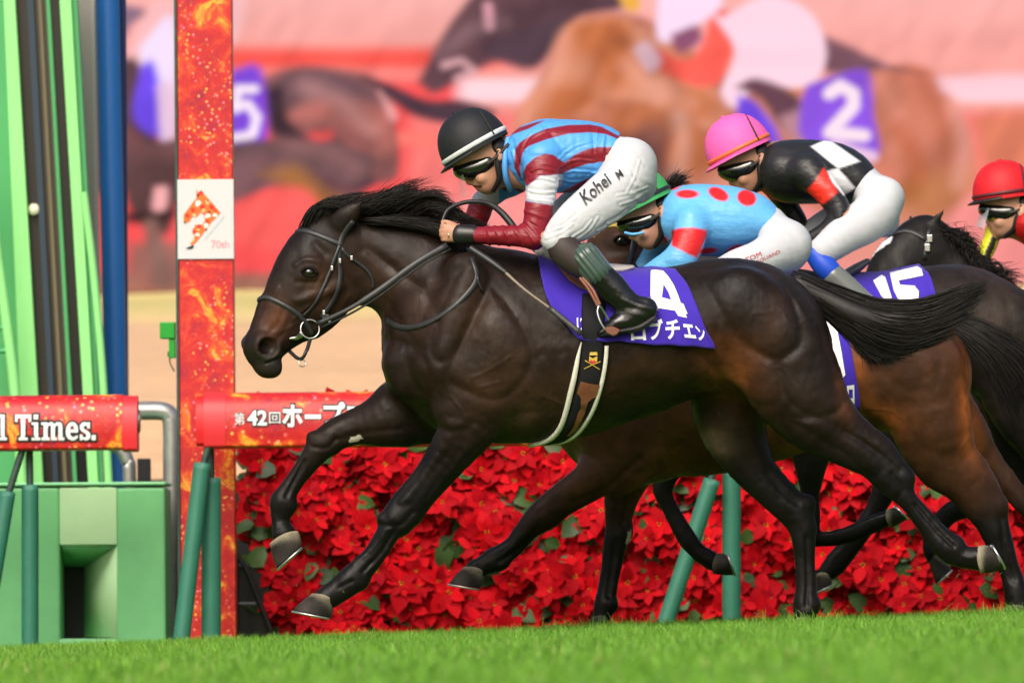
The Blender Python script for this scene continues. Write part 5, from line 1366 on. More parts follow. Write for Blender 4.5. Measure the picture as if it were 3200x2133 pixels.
strap("girth_edging", sk1, [(1896,1080),(1893,1128),(1880,1195),(1862,1251),(1839,1298),(1806,1344),(1770,1368),(1720,1384)], .016, .009, M_CREAM, sad, lift=.008)
q8 = lambda L: [(1750+x/4.48, 1050+y/4.48) for x, y in L]
V2, T2 = poly_tris([q8([(288,622),(552,660),(520,770),(500,820),(435,850),(370,930),(335,1050),(290,1150),(220,1260),(120,1345),(90,1340),(180,1220),(250,1060),(285,960),(290,850),(270,800),(240,770)])])
lay("girth_leather", sk1, V2, T2, M_BROWN, sad, off=.018, maxlen=7)
M_GOLD = mat("gold_thread", (0.62, 0.42, 0.06), rough=0.5); M_REDT = mat("red_thread", (0.62, 0.03, 0.03), rough=0.6)
for pl in ([(425,222),(515,222),(525,265),(412,265)], [(410,275),(460,300),(522,275),(520,345),(505,352),(485,325),(455,340),(430,325),(412,348),(405,340)]):
    V2, T2 = poly_tris([q8(pl)]); lay("emblem", sk1, V2, T2, M_GOLD, g1, off=.0165, maxlen=8)
for a, b in (((335,440),(565,345)), ((350,330),(555,450))):
    dx, dy = b[0]-a[0], b[1]-a[1]; L_ = math.hypot(dx, dy); nx, ny = -dy/L_*5, dx/L_*5
    o_ = .0163 if a[0] == 335 else .0169
    V2, T2 = poly_tris([q8([(a[0]+nx, a[1]+ny), (b[0]+nx, b[1]+ny), (b[0]-nx, b[1]-ny), (a[0]-nx, a[1]-ny)])]); lay("emblem", sk1, V2, T2, M_GOLD, g1, off=o_, maxlen=8)
V2, T2 = poly_tris([q8([(412,348),(432,322),(457,338),(487,322),(508,348),(460,384)])]); lay("emblem", sk1, V2, T2, M_REDT, g1, off=.0178, maxlen=8)
tube("stirrup_leather", [W(1812,868,-.36), W(1840,905,-.375), W(1868,955,-.385)], .006, M_BROWN, sad, seg=6)
tube("stirrup_leather", [W(1820,868,-.35), W(1852,905,-.37), W(1874,952,-.38)], .007, M_BROWN, sad, seg=6)
ir = tube("stirrup_iron", [W(1902,1000,-.36), W(1886,972,-.37), W(1873,956,-.385), W(1867,975,-.39), W(1876,1005,-.395), W(1889,1027,-.395)], .0045, M_STEEL, sad)
obj("tread", prism_mesh("tread", [(W(x, y, -.38)[0], W(x, y, -.38)[2]) for x, y in ((1890,1024),(1912,1019),(1937,1030),(1930,1044),(1915,1050),(1895,1040))], -.405, -.27, .003), M_BROWN, ir)

wh = empty("riding_whip", "thin black whip with pale shaft held along the shoulder of horse number 4", "whip")
WP = [W(1470,775,-.26), W(1530,815,-.29), W(1580,852,-.31), W(1640,905,-.325), W(1715,960,-.335), W(1818,1044,-.36)]
tube("grip", [WP[0], WP[1], WP[2]], [.012, .013, .010], M_LEATHER, wh)
tube("shaft", [WP[2], WP[3], WP[4]], [.006, .005, .0045], mat("whip_shaft", (0.28, 0.22, 0.17), rough=0.5), wh)
ribbon("flap", spline(np.array([WP[4], WP[5]]), 6), np.tile([0, -1, 0.1], (7, 1)), .022, .003, M_LEATHER, wh)
# ------------------------------------------------------------------ jockeys
def skinmat(): return mat("skin", (0.46, 0.235, 0.16), rough=0.5, spec=0.4, attr=True, bump=(.15, 150, .001), vary=(.06, 60))
M_SKIN = skinmat()
M_SILK = mat("racing_silk", rough=0.42, spec=0.45, attr=True, bump=(.55, 9, .018, (1, 1, 2.4), (0, .6, 0)))
def add_fine(m, sc, dist, st):
    N, L = m.node_tree.nodes, m.node_tree.links
    b = N["Principled BSDF"]; old = b.inputs["Normal"].links[0].from_socket
    tc = N.new('ShaderNodeTexCoord'); nz = N.new('ShaderNodeTexNoise'); nz.inputs["Scale"].default_value = sc; nz.inputs["Detail"].default_value = 5; nz.inputs["Distortion"].default_value = .6
    bp = N.new('ShaderNodeBump'); bp.inputs["Strength"].default_value = st; bp.inputs["Distance"].default_value = dist
    L.new(tc.outputs["Object"], nz.inputs[0]); L.new(nz.outputs["Fac"], bp.inputs["Height"]); L.new(old, bp.inputs["Normal"]); L.new(bp.outputs[0], b.inputs["Normal"])
add_fine(M_SILK, 30, .006, .35)
M_BREECH = mat("white_breeches", (0.54, 0.555, 0.59), rough=0.7, spec=0.2, bump=(.22, 12, .012, (1.0, 1, 3.0), (0, -.75, 0)), vary=(.06, 12))
M_BOOT = mat("polished_boot", (0.006, 0.006, 0.006), rough=0.2, spec=0.5, coat=0.35, bump=(.5, 20, .010))
M_CUFF = mat("green_boot_cuff", (0.05, 0.085, 0.07), rough=0.25, coat=0.3)
M_SOCK = mat("sheer_stocking", (0.030, 0.019, 0.016), rough=0.6)

M_GOGGLE = mat("smoked_lens", (0.01, 0.012, 0.01), rough=0.08, spec=0.8, coat=0.6)

def cov(px, py, poly, soft=4.0):
    """how much of each point a printed shape covers"""
    d = polydist(px, py, list(poly)+[poly[0]])
    return np.clip(.5+np.where(inpoly(px, py, poly), d, -d)/soft, 0, 1)[:, None]
class Tf:
    """moves pixel coordinates of the first jockey to another place and size"""
    def __init__(s, dx, dy, sc=1.0, c=(1484, 467), ang=0.0): s.dx, s.dy, s.sc, s.c, s.a = dx, dy, sc, c, math.radians(ang)
    def __call__(s, x, y):
        u, v = (x-s.c[0])*s.sc, (y-s.c[1])*s.sc
        return s.c[0]+s.dx+u*math.cos(s.a)+v*math.sin(s.a), s.c[1]+s.dy-u*math.sin(s.a)+v*math.cos(s.a)
    def rows(s, rows):
        return [(*s(r[0], r[1]), *s(r[2], r[3]), *r[4:]) for r in rows]
    def pts(s, L): return [s(*p) for p in L]
ID = Tf(0, 0)

def sdf_part(name, chains, base, vox, m, parent, colf=None, cuts=(), fold=None, k=0.03, sm=1, clipx=None):
    rows = [pairs(c[1] if isinstance(c, tuple) else c, base=base) for c in chains]
    pts = np.array([q for r in rows for q in r]); R = pts[:, 3:].max(1)[:, None]
    lo = (pts[:, :3]-R).min(0)-0.04; hi = (pts[:, :3]+R).max(0)+0.04
    if clipx is not None: hi[0] = min(hi[0], clipx)
    Fd = Field(lo, hi, vox)
    for c, r in zip(chains, rows): Fd.chain(r, k=c[0] if isinstance(c, tuple) else k, n=4)
    for p, nn in cuts: Fd.cut(p, nn)
    V, F = Fd.mesh(); V = smooth_np(V, F, sm, 0.5)
    N = vnormals(V, F)
    if fold is not None:
        V = V+N*fold(V)[:, None]
    px, py = toPX(V)
    col = None
    if colf is not None: col = colf(px, py, V, N)
    o = obj(name, np_mesh(name, V, F, col=col), m, parent)
    s = Skin(V, F); s.y0 = base
    return o, s
def folds(amp, sc, seed=0, dirn=(1, 1, 1)):
    d = np.array(dirn)
    return lambda V: amp*(0.6*np.abs(vnoise(V*d, sc, seed))**0.8*2-0.6)+amp*0.5*vnoise(V*d, sc*2.2, seed+1)

HEAD = [  # skull, jaw, neck in the first jockey's pixels
    (0.03, [(1420,455,1500,525,0,.072),(1470,440,1560,520,0,.078)]),
    (0.02, [(1466,520,1550,520,0,.066),(1478,550,1554,556,0,.060),(1494,578,1548,578,0,.048),(1510,592,1534,592,0,.034)]),
    (0.04, [(1525,450,1556,585,0,.056),(1575,430,1590,585,0,.06),(1625,420,1630,590,0,.075)])]
FACE = [(0.012, [(1462,528,1478,536,0,.010),(1456,546,1474,556,0,.012),(1456,560,1478,573,0,.017)]),       # nose
        (0.008, [(1478,573,1492,581,0,.024)]), (0.006, [(1488,585,1500,593,0,.022)]),                       # lips
        (0.010, [(1490,545,1520,565,-.052,.02)]), (0.010, [(1490,545,1520,565,.052,.02)]),                   # cheeks
        (0.006, [(1549,470,1568,476,-.080,.010),(1550,488,1572,492,-.084,.010),(1552,500,1564,505,-.080,.008)]),
        (0.006, [(1549,470,1568,476,.080,.010),(1550,488,1572,492,.084,.010),(1552,500,1564,505,.080,.008)])]

def helmet(parent, tf, base, col, band, sc=1.0, strap=True, wire=(0.012, 0.012, 0.013), pattern=None, peak=None, bandw=1.0):
    a, b = np.array(W(*tf(1387, 516), base)), np.array(W(*tf(1581, 404), base))
    O = (a+b)/2; e1 = (a-b); L = np.linalg.norm(e1)/2; e1 /= 2*L; e2 = np.array([0, 1, 0.]); e3 = np.cross(e1, e2)
    if e3[2] < 0: e3 = -e3
    H, B = L*1.10, L*0.90
    nu, nv = 48, 20
    V = []; F = []
    for i in range(nv+1):
        th = math.radians(-10+100*i/nv)
        for j in range(nu):
            ph = 2*math.pi*j/nu
            ct = max(math.cos(th), 0.0)**0.85 if th > 0 else 1.0-0.02*abs(th)
            st = math.sin(th) if th > 0 else th*0.7
            V.append(O+e1*(L*ct*math.cos(ph))+e2*(B*ct*math.sin(ph))+e3*(H*st))
            if i < nv: F.append((i*nu+j, i*nu+(j+1) % nu, (i+1)*nu+(j+1) % nu, (i+1)*nu+j))
    hm = mat("helmet_"+"_".join("%d" % int(c*255) for c in col), col, rough=0.55, spec=0.3, bump=(.15, 60, .002), vary=(.10, 40))
    V = np.array(V)
    me = np_mesh("helmet", V, np.array(F)); bm = bmesh.new(); bm.from_mesh(me); bmesh.ops.recalc_face_normals(bm, faces=bm.faces); bmesh.ops.remove_doubles(bm, verts=bm.verts, dist=.0008); bm.to_mesh(me); bm.free()
    o = obj("helmet", me, hm, parent)
    # brim
    Vb = []; Fb = []
    n = 26
    for j in range(n+1):
        ph = math.radians(-82+164*j/n); w = math.cos(ph*0.98)**0.6 if abs(ph) < 1.58 else 0
        ex = 0.026*w
        for (rad, dz) in ((0.985, 0.004), (1.0, -0.002), (1.0, -0.006), (0.98, -0.005)):
            e = ex if rad == 1.0 else 0
            Vb.append(O+e1*((L*rad+e)*math.cos(ph))+e2*((B*rad+e*0.7)*math.sin(ph))+e3*(dz-0.010-(0.007*w if e else 0)))
        if j < n:
            q = j*4
            for s in range(4): Fb.append((q+s, q+(s+1) % 4, q+4+(s+1) % 4, q+4+s))
    bo = obj("brim", np_mesh("brim", np.array(Vb), np.array(Fb)), mat("brim_"+"_".join("%d" % int(c*255) for c in (peak or col)), peak or col, rough=.4), o)
    ring = [O+e1*(L*1.006*math.cos(p))+e2*(B*1.006*math.sin(p))+e3*(0.006) for p in np.linspace(0, 2*math.pi, 49)]
    if band is not None:
        nr = np.array([math.cos(p)*e1+math.sin(p)*e2 for p in np.linspace(0, 2*math.pi, 49)])
        ribbon("hat_band", np.array(ring), nr, 0.016*bandw, 0.003, mat("band_"+"_".join("%d" % int(c*255) for c in band), band, rough=.5, vary=(.15, 60)), o)
    over = [O-e1*(L*0.62*1.0)+e2*(B*1.02*math.cos(p)*0.80)+e3*(H*0.80*math.sin(p)) for p in np.linspace(0, math.pi, 17)]
    tube("elastic", np.array(over)+e1*0.0, .004, mat("elastic_black", wire, rough=.7), o, seg=6, n=2)
    obj("button", sphere_mesh("button", O+e3*(H*0.995), (.012, .012, .007), 12, 8), hm, o)
    return o, O, e1, e3, L, B
def goggles(parent, tf, base, frame=(0.012, 0.012, 0.013), accent=None):
    rows = tf.rows([(1430,510,1448,556,0,.056),(1452,494,1478,565,0,.077),(1487,480,1514,562,0,.085),(1512,474,1534,544,0,.086)])
    o, s = sdf_part("goggles", [rows], base, .005, M_GOGGLE, parent, k=.01)
    for sy in (-1, 1):
        tube("goggle_strap", [W(*tf(1525, 512), base+sy*.082), W(*tf(1552, 490), base+sy*.088), W(*tf(1590, 450), base+sy*.075)], .007, mat("strap_dark", (.02, .018, .012), rough=.6), o, seg=6)
    if accent:
        tube("goggle_trim", [W(*tf(1442, 556), base-.070), W(*tf(1470, 560), base-.082), W(*tf(1505, 552), base-.088)], .006, mat("trim_"+str(int(accent[2]*99)), accent, rough=.3), o, seg=6)
    return o
def chin(parent, tf, base):
    for sy in (-1, 1):
        tube("chin_strap", [W(*tf(1556, 470), base+sy*.083), W(*tf(1556, 520), base+sy*.080), W(*tf(1560, 560), base+sy*.068), W(*tf(1540, 598), base+sy*.035)], [.008, .011, .012, .009], M_BLACK, parent, seg=8)
def hair_patch(parent, tf, base):
    rows = tf.rows([(1535,430,1572,500,0,.078),(1560,440,1580,500,0,.068)])
    sdf_part("hair", [rows], base, .006, mat("dark_hair", (.012, .009, .008), rough=.6), parent, k=.02)

def seg(rows): return rows
# ---------------- first jockey
Y1 = 0.0
j1 = empty("person", "jockey in light blue and maroon striped silks and black helmet riding the front horse", "person", "jockeys")
TORSO1 = [(1634,420,1642,566,0,.098),(1694,378,1686,600,0,.172),(1760,372,1745,604,0,.175),(1860,384,1835,590,0,.16),(1930,418,1895,552,0,.145)]
UPA1 = [(1632,500,1758,505,-.155,.07),(1640,560,1748,578,-.19,.062),(1640,630,1732,645,-.21,.055),(1634,690,1716,712,-.225,.05),(1640,735,1706,752,-.235,.045)]
FOA1 = [(1640,715,1690,770,-.235,.046),(1610,706,1620,772,-.235,.044),(1560,706,1565,768,-.22,.039),(1510,706,1512,763,-.20,.035),(1474,707,1474,759,-.185,.033)]
UPF1 = [(1575,520,1640,600,.15,.06),(1530,575,1590,615,.18,.055),(1474,622,1546,640,.20,.048),(1458,665,1530,685,.205,.045),(1448,695,1512,715,.205,.042)]
FOF1 = [(1448,690,1510,725,.205,.042),(1430,705,1460,752,.18,.037),(1405,715,1425,755,.15,.033)]
def inner(rows, d):
    return [(*r[:4], r[4], max(r[5]-d, .008)) for r in rows]
def shrink(rows, f=0.76):
    out = []
    for r in rows:
        mx, my = (r[0]+r[2])/2, (r[1]+r[3])/2
        out.append((mx+(r[0]-mx)*f, my+(r[1]-my)*f, mx+(r[2]-mx)*f, my+(r[3]-my)*f, r[4], r[5]*f))
    return out
PELV1 = [(1870,400,1850,560,0,.13),(1925,424,1895,552,0,.14),(1980,450,1935,595,0,.155),(2018,515,1965,630,0,.14)]
THN1 = [(1930,450,2022,570,-.08,.095),(1888,522,2018,604,-.12,.098),(1826,582,1964,656,-.18,.086),(1766,632,1888,712,-.23,.074),(1718,690,1822,740,-.27,.066),(1694,738,1776,764,-.288,.063)]
THF1 = [(r[0]-40, r[1]+5, r[2]-40, r[3]+5, -r[4], r[5]) for r in THN1]
SHN1 = [(1708,750,1772,740,-.293,.046),(1716,798,1810,762,-.305,.052),(1752,832,1842,786,-.315,.047),(1800,858,1880,806,-.32,.045),(1862,908,1950,885,-.32,.04)]
SHF1 = [(r[0]-20, r[1], r[2]-20, r[3], -r[4], r[5]) for r in SHN1]
HAND1 = [(.012, [(1436,704,1438,760,-.182,.026),(1412,698,1414,757,-.175,.024),(1396,702,1398,750,-.168,.021)])]
for i in range(4):
    yy = 706+14.5*i; dx = [3, 0, 1, 6][i]
    HAND1.append((.006, [(1396+dx,yy-6.5,1398+dx,yy+6.5,-.178,.0095),(1382+dx,yy-7,1384+dx,yy+6,-.176,.0090),(1376+dx,yy-6.5,1378+dx,yy+6,-.155,.0085),(1385+dx,yy-6,1387+dx,yy+6,-.138,.0080)]))
HAND1.append((.008, [(1420,697,1426,712,-.165,.011),(1404,690,1410,704,-.158,.010),(1390,686,1396,699,-.152,.009),(1380,687,1386,698,-.150,.008)]))
HANDF = [(.012, [(1405,715,1408,752,.15,.025),(1380,712,1384,748,.13,.023)]), (.008, [(1376,712,1380,726,.12,.012),(1366,716,1370,728,.09,.011)]), (.008, [(1374,728,1378,742,.12,.012),(1364,730,1368,742,.09,.011)])]
b1, _ = sdf_part("body", HEAD+FACE+[(.05, shrink(TORSO1)), (.04, shrink(UPA1)), (.03, shrink(FOA1)), (.04, shrink(UPF1)), (.03, shrink(FOF1)), (.05, shrink(PELV1)), (.05, shrink(THN1)), (.05, shrink(THF1)), (.04, shrink(SHN1)), (.04, shrink(SHF1))]+HAND1+HANDF,
    Y1, .0052, M_SKIN, j1, colf=lambda px, py, V, N: np.tile((0.50, 0.255, 0.165), (len(px), 1))*(1+0.12*vnoise(V, 40, 2))[:, None]*np.where((inpoly(px, py, [(1479,580),(1504,579),(1506,588),(1484,589)]))[:, None], (.22, .10, .10), (1, 1, 1)))
MAROON, SKYB, WHT = (0.22, 0.006, 0.018), (0.085, 0.35, 0.80), (0.56, 0.58, 0.63)
c2 = lambda L: [(1300+x/2.941, 300+y/2.941) for x, y in L]
ST1 = [c2([(835,342),(960,285),(1110,238),(1190,222),(1040,300),(850,368)]),
       c2([(905,560),(915,480),(950,430),(1050,365),(1200,300),(1400,266),(1600,262),(1700,280),(1870,370),(1870,402),(1740,350),(1600,335),(1400,347),(1200,400),(1050,455),(1000,490),(975,540),(955,640),(968,780),(905,660)]),
       c2([(1365,615),(1450,545),(1560,492),(1660,470),(1780,468),(1850,492),(1850,600),(1700,608),(1560,630),(1450,665),(1345,715),(1345,640)]),
       c2([(985,715),(1010,640),(1100,560),(1190,530),(1260,540),(1345,600),(1372,612),(1348,720),(1140,738),(1020,832),(1000,800)]),
       c2([(1310,900),(1450,822),(1560,765),(1690,742),(1560,825),(1400,895),(1320,930)]),
       c2([(755,815),(870,775),(905,800),(1010,890),(960,895),(860,805),(840,880),(800,860)])]
BAND1 = c2([(985,955),(1002,840),(1020,832),(1140,738),(1348,720),(1345,790),(1268,1004)])
def col1(px, py, V, N):
    c = np.tile(SKYB, (len(px), 1))
    for s in ST1:
        w = cov(px, py, s); c = c*(1-w)+np.array(MAROON)*w
    nr = (V[:, 1:2] < -.09)
    w = cov(px, py, c2([(975,960),(1268,1002),(1240,1200),(1230,1330),(1130,1450),(380,1450),(380,1130),(950,1130)]), 4)*nr; c = c*(1-w)+np.array(MAROON)*w
    w = cov(px, py, BAND1, 4)*nr; c = c*(1-w)+np.array(WHT)*w
    far = (V[:, 1] > .10) & (px < 1560) & (py > 580)
    c[far] = WHT; c[far & (py > 300+(945+(px-1470)*0.65)/2.941)] = MAROON
    return c
def fold1(V):
    px, py = toPX(V); d = np.zeros(len(V))
    ff = folds(.0035, 9, 11, (1, 1, 1.6))(V)
    # crumples where the sleeve bends
    for (x0, y0, x1, y1) in ((1600,705,1635,770),(1570,708,1590,768),(1545,708,1560,765),(1625,700,1672,760),(1640,690,1690,745),(1520,708,1530,765),(1660,690,1700,720),(1640,660,1700,680)):
        d += .0042*np.exp(-(polydist(px, py, [(x0, y0), ((x0+x1)/2+5, (y0+y1)/2), (x1, y1)])/4.5)**2)*(V[:, 1] < -.1)
    for (x0, y0, x1, y1) in ((1770,480,1800,560),(1850,400,1870,520),(1900,430,1890,520),(1700,390,1760,470),(1600,440,1620,520)):
        d -= .004*np.exp(-(polydist(px, py, [(x0, y0), (x1, y1)])/7)**2)
    for (x0, y0, x1, y1, x2, y2, am) in ((1755,520,1800,500,1860,505,1),(1758,540,1810,535,1880,545,1),(1750,560,1800,570,1850,560,.8),(1745,500,1790,460,1850,440,.7),(1640,470,1660,430,1710,405,.8),(1620,500,1632,450,1660,415,.7),(1890,420,1885,470,1895,520,1),(1870,400,1862,450,1866,500,.8),
        (1660,600,1700,605,1745,600,.9),(1600,470,1612,520,1630,560,1),(1660,535,1690,525,1735,535,.9),(1655,560,1690,556,1735,566,.8),(1650,595,1690,600,1735,598,.8),(1645,620,1690,626,1728,632,.7),(1830,560,1860,540,1900,535,.8),(1780,590,1830,570,1880,560,.7)):
        q = polydist(px, py, spline(np.array([(x0, y0), (x1, y1), (x2, y2)], float), 4).tolist())
        d += am*(.0028*np.exp(-(q/3.4)**2)-.0030*np.exp(-((q-7)/4.5)**2))*np.clip(-V[:, 1]*14, 0, 1)
    return ff+d
hem = W(1926, 480, 0); hd = np.array([.93, 0, -.12]); 
jk1, sj1 = sdf_part("jacket", [(.05, TORSO1+[(1965,440,1915,560,0,.145)]), (.035, UPA1), (.022, FOA1), (.035, UPF1), (.022, FOF1)], Y1, .0044, M_SILK, j1, col1, cuts=[(hem, (.985, 0, -.17)), (W(1474, 730, 0), (-1, 0, 0)) if False else (hem, (.985, 0, -.17))], fold=fold1)
def foldb(V):
    px, py = toPX(V)
    t = (px-1700)*0.62+(py-760)*0.78
    ph = vnoise(V, 6, 5)*3
    knee = np.exp(-((px-1740)/70)**2-((py-720)/60)**2)
    hip = np.exp(-((px-1990)/50)**2-((py-600)/50)**2)
    d = np.zeros(len(V))
    for (x0, y0, x1, y1, am) in ((1705,745,1790,700,1),(1712,725,1800,680,1),(1722,705,1790,672,.8),(1735,690,1800,655,.7),(1790,742,1850,690,1),(1810,745,1870,680,.8),(2020,600,1940,640,1),(2025,585,1930,610,.8),(1990,640,1900,700,1.2),(1960,660,1870,722,1),
                                (1935,500,1975,545,.9),(1945,520,1985,560,.8),(1950,440,2010,520,.6),(2000,500,1960,600,.7),(1930,460,1990,580,.6)):
        q = polydist(px, py, [(x0, y0), ((x0+x1)/2+4, (y0+y1)/2+5), (x1, y1)])
        d += am*(.0017*np.exp(-(q/4.0)**2)-.0022*np.exp(-((q-7)/4.5)**2))
    return d*(V[:, 1] < 0.05)+.0022*np.sin((px*.75+py*0.25)/4.2+ph*3)*knee+.0018*np.sin((px*.35-py*.9)/5+ph*2)*hip+folds(.0022, 6, 21, (1, 1, 1.4))(V)
bre1, sb1 = sdf_part("breeches", [(.05, PELV1), (.05, THN1), (.05, THF1)], Y1, .0046, M_BREECH, j1, fold=foldb)
for nm, rows, sy in (("stocking", SHN1, -1), ("stocking", SHF1, 1)):
    sdf_part(nm, [rows[:4]], Y1, .006, M_SOCK, j1)
def boot(parent, rows_leg, foot, base, cuff=True, m=None, sole=True):
    o, s = sdf_part("boot", [(.03, rows_leg), (.02, foot)], base, .0055, m or M_BOOT, parent, fold=lambda V: folds(.003, 10, 31)(V)+.0025*np.sin((toPX(V)[1]-toPX(V)[0]*0.3)/5.5)*np.exp(-((toPX(V)[0]-foot[0][0])/60)**2-((toPX(V)[1]-foot[0][1])/40)**2))
    return o
BTN = [(1806,850,1872,802,-.322,.050),(1830,878,1912,836,-.322,.050),(1864,910,1958,886,-.322,.046),(1914,955,1990,925,-.322,.042),(1945,990,2028,955,-.322,.040)]
FTN = [(1996,935,2042,1000,-.322,.039),(1958,955,1990,1034,-.322,.040),(1915,985,1935,1040,-.322,.040),(1872,1028,1884,1052,-.318,.034)]
bo1 = boot(j1, BTN, FTN, Y1)
sdf_part("boot_cuff", [[(1794,836,1871,776,-.322,.060),(1808,857,1890,802,-.322,.062),(1822,874,1906,822,-.322,.061)]], Y1, .005, M_CUFF, bo1, fold=lambda V: .0025*np.sin((toPX(V)[0]*.62+toPX(V)[1]*.78)*0+(toPX(V)[0]*.78-toPX(V)[1]*.62)/2.6))
sol = [(2042,985,2046,1003,-.322,.042),(1995,1012,1997,1036,-.322,.044),(1935,1028,1937,1044,-.322,.044),(1890,1036,1892,1052,-.32,.036)]
sdf_part("boot_sole", [sol], Y1, .005, mat("rubber_sole", (.02, .02, .021), rough=.6), bo1, k=.01)
boot(j1, [(r[0]-20, r[1], r[2]-20, r[3], -r[4], r[5]) for r in BTN], [(r[0]-20, r[1], r[2]-20, r[3], -r[4], r[5]) for r in FTN], Y1)
hm1, O1, e1_, e3_, L1, B1 = helmet(j1, ID, Y1, (0.014, 0.015, 0.018), (0.62, 0.66, 0.66), bandw=1.15)
tube("collar", [W(1588,432,-.05), W(1578,490,-.082), W(1580,550,-.075), W(1592,588,-.03), W(1592,588,.03), W(1580,550,.075), W(1578,490,.082), W(1588,432,.05)], .011, mat("blue_collar", SKYB, rough=.5), j1, seg=8)
goggles(j1, ID, Y1); chin(j1, ID, Y1); hair_patch(j1, ID, Y1)
sdf_part("wristband", [[(1478,703,1478,764,-.186,.036),(1440,700,1440,765,-.182,.034)]], Y1, .005, M_BLACK, j1, k=.01)
obj("ring", torus_mesh("ring", W(1400, 735, -.19), .009, .002, (1, .3, .2)), M_STEEL, j1)
lay_text("lettering", sb1, "Kohei", c2([(1560,1010),(1815,790),(1735,715),(1480,920)]), M_BLACK, bre1, bold=0.012, shear=.3, off=.0065, maxlen=6)
lay_text("lettering", sb1, "M", c2([(1860,775),(1920,725),(1870,680),(1815,722)]), M_BLACK, bre1, bold=0.012, shear=.3, off=.0065, maxlen=6)
vis = []
for a in np.linspace(-0.9, 0.9, 9):
    for t in (0, .5, 1):
        x, y = (1432+1*(1-abs(a))*0, 545+t*62)
        P_ = np.array(W(1428+22*abs(a)+14*t, 548+66*t, 0)); P_[1] = math.sin(a)*.085; vis.append(P_)
Fv = [(i*3+j, i*3+j+1, (i+1)*3+j+1, (i+1)*3+j) for i in range(8) for j in range(2)]
obj("visor", np_mesh("visor", np.array(vis), np.array(Fv)), mat("clear_film", (.95, .9, .9), rough=.08, alpha=.16), j1)

# ---------------- jockeys behind
def jockey(label, base, tf, torso, arms, pelvis, thighs, shins, colf, hel, vox=.0075, hands=(), gog=None, silk_fold=.003, hemcut=None, skin=(0.50, 0.26, 0.17), clipx=None, boots=()):
    r = empty("person", label, "person", "jockeys")
    hd = [(k, tf.rows(rows)) for k, rows in HEAD+FACE]
    sdf_part("body", hd+[(.05, shrink(torso))]+[(.03, shrink(a)) for a in arms]+[(.05, shrink(pelvis))]+[(.05, shrink(t)) for t in thighs]+[(.04, shrink(s)) for s in shins]+list(hands), base, vox*.85, M_SKIN, r,
             colf=lambda px, py, V, N: np.tile(skin, (len(px), 1)), clipx=clipx)
    jk, sj = sdf_part("jacket", [(.05, torso)]+[(.03, a) for a in arms], base, vox, M_SILK, r, colf, fold=folds(silk_fold, 9, int(base*10)), cuts=[hemcut] if hemcut else (), clipx=clipx)
    bo, sb = sdf_part("breeches", [(.05, pelvis)]+[(.05, t) for t in thighs], base, vox, M_BREECH, r, fold=folds(.0022, 7, 77), clipx=clipx)
    for b_ in boots:
        sdf_part(b_[0], [b_[1]], base, vox, b_[2], r)
    helmet(r, tf, base, *hel[:2], **hel[2])
    goggles(r, tf, base, accent=gog); chin(r, tf, base); hair_patch(r, tf, base)
    return r, sj, jk, sb, bo
c7 = lambda L: [(1850+x/2.353, 330+y/2.353) for x, y in L]
# second jockey: light blue with red spots
Y2 = 1.1
RED, LBLUE = (0.70, 0.012, 0.016), (0.13, 0.45, 0.83)
SP2 = [((700,650),(85,32),0.0),((930,650),(80,44),.45),((1138,678),(72,58),.35),((590,600),(60,22),-.2),((850,1068),(72,24),-.1),((1040,1070),(80,34),-.5),((515,985),(42,26),0)]
def col2(px, py, V, N):
    c = np.tile(LBLUE, (len(px), 1)); x = (px-1850)*2.353; y = (py-330)*2.353
    for (cx, cy), (a, b), an in SP2:
        u = (x-cx)*math.cos(an)+(y-cy)*math.sin(an); v = -(x-cx)*math.sin(an)+(y-cy)*math.cos(an)
        w = np.clip(.5+(1-np.sqrt((u/a)**2+(v/b)**2))*min(a, b)/13, 0, 1)[:, None]; c = c*(1-w)+np.array(RED)*w
    w = cov(px, py, c7([(585,920),(640,900),(740,895),(845,915),(845,960),(770,1120),(585,1030)]), 6)*(V[:, 1:2] < Y2-.05); c = c*(1-w)+np.array(RED)*w
    return c
tf2 = Tf(513, 176, .965, ang=-3)
j2, sj2, jk2, sb2, bre2 = jockey("jockey in light blue silks with red spots and green cap behind the front rider", Y2, tf2,
    [(2128,610,2134,742,0,.105),(2160,578,2150,792,0,.17),(2260,578,2250,800,0,.175),(2350,600,2325,775,0,.16),(2432,655,2365,748,0,.145),(2465,690,2390,790,0,.14)],
    [[(2110,690,2212,700,-.16,.065),(2100,745,2200,778,-.2,.06),(2085,790,2168,830,-.215,.052)], [(2080,790,2150,850,-.215,.05),(2040,810,2090,870,-.21,.045),(1990,850,2030,900,-.19,.04)],
     [(2080,700,2140,760,.15,.06),(2030,745,2090,775,.18,.052),(2000,795,2060,825,.19,.045),(1975,840,2020,880,.18,.04)]],
    [(2430,650,2370,760,0,.14),(2468,695,2400,810,0,.15),(2488,755,2420,850,0,.14)],
    [[(2440,690,2480,840,-.12,.10),(2370,745,2400,870,-.2,.09),(2290,780,2320,890,-.25,.08),(2220,820,2250,900,-.28,.065)], [(2440,690,2480,840,.12,.10),(2370,745,2400,870,.2,.09),(2290,780,2320,890,.25,.08)]],
    [[(2210,830,2270,900,-.28,.05),(2280,880,2330,950,-.3,.045)]], col2, ((0.05, 0.36, 0.10), (0.015, 0.02, 0.018), dict(bandw=1.0, peak=(0.03, .22, .06))), gog=(0.1, 0.42, 0.8),
    hemcut=(W(2420, 690, Y2), (.80, 0, -.60)), hands=[(.012, [(2000,850,2025,895,-.19,.03),(1980,865,2000,905,-.18,.025)])])
lay_text("lettering", sb2, "TOM", c7([(1130,1150),(1250,1105),(1235,1075),(1120,1125)]), mat("red_print", (.45, .01, .015), rough=.6), bre2, off=.004, maxlen=6)
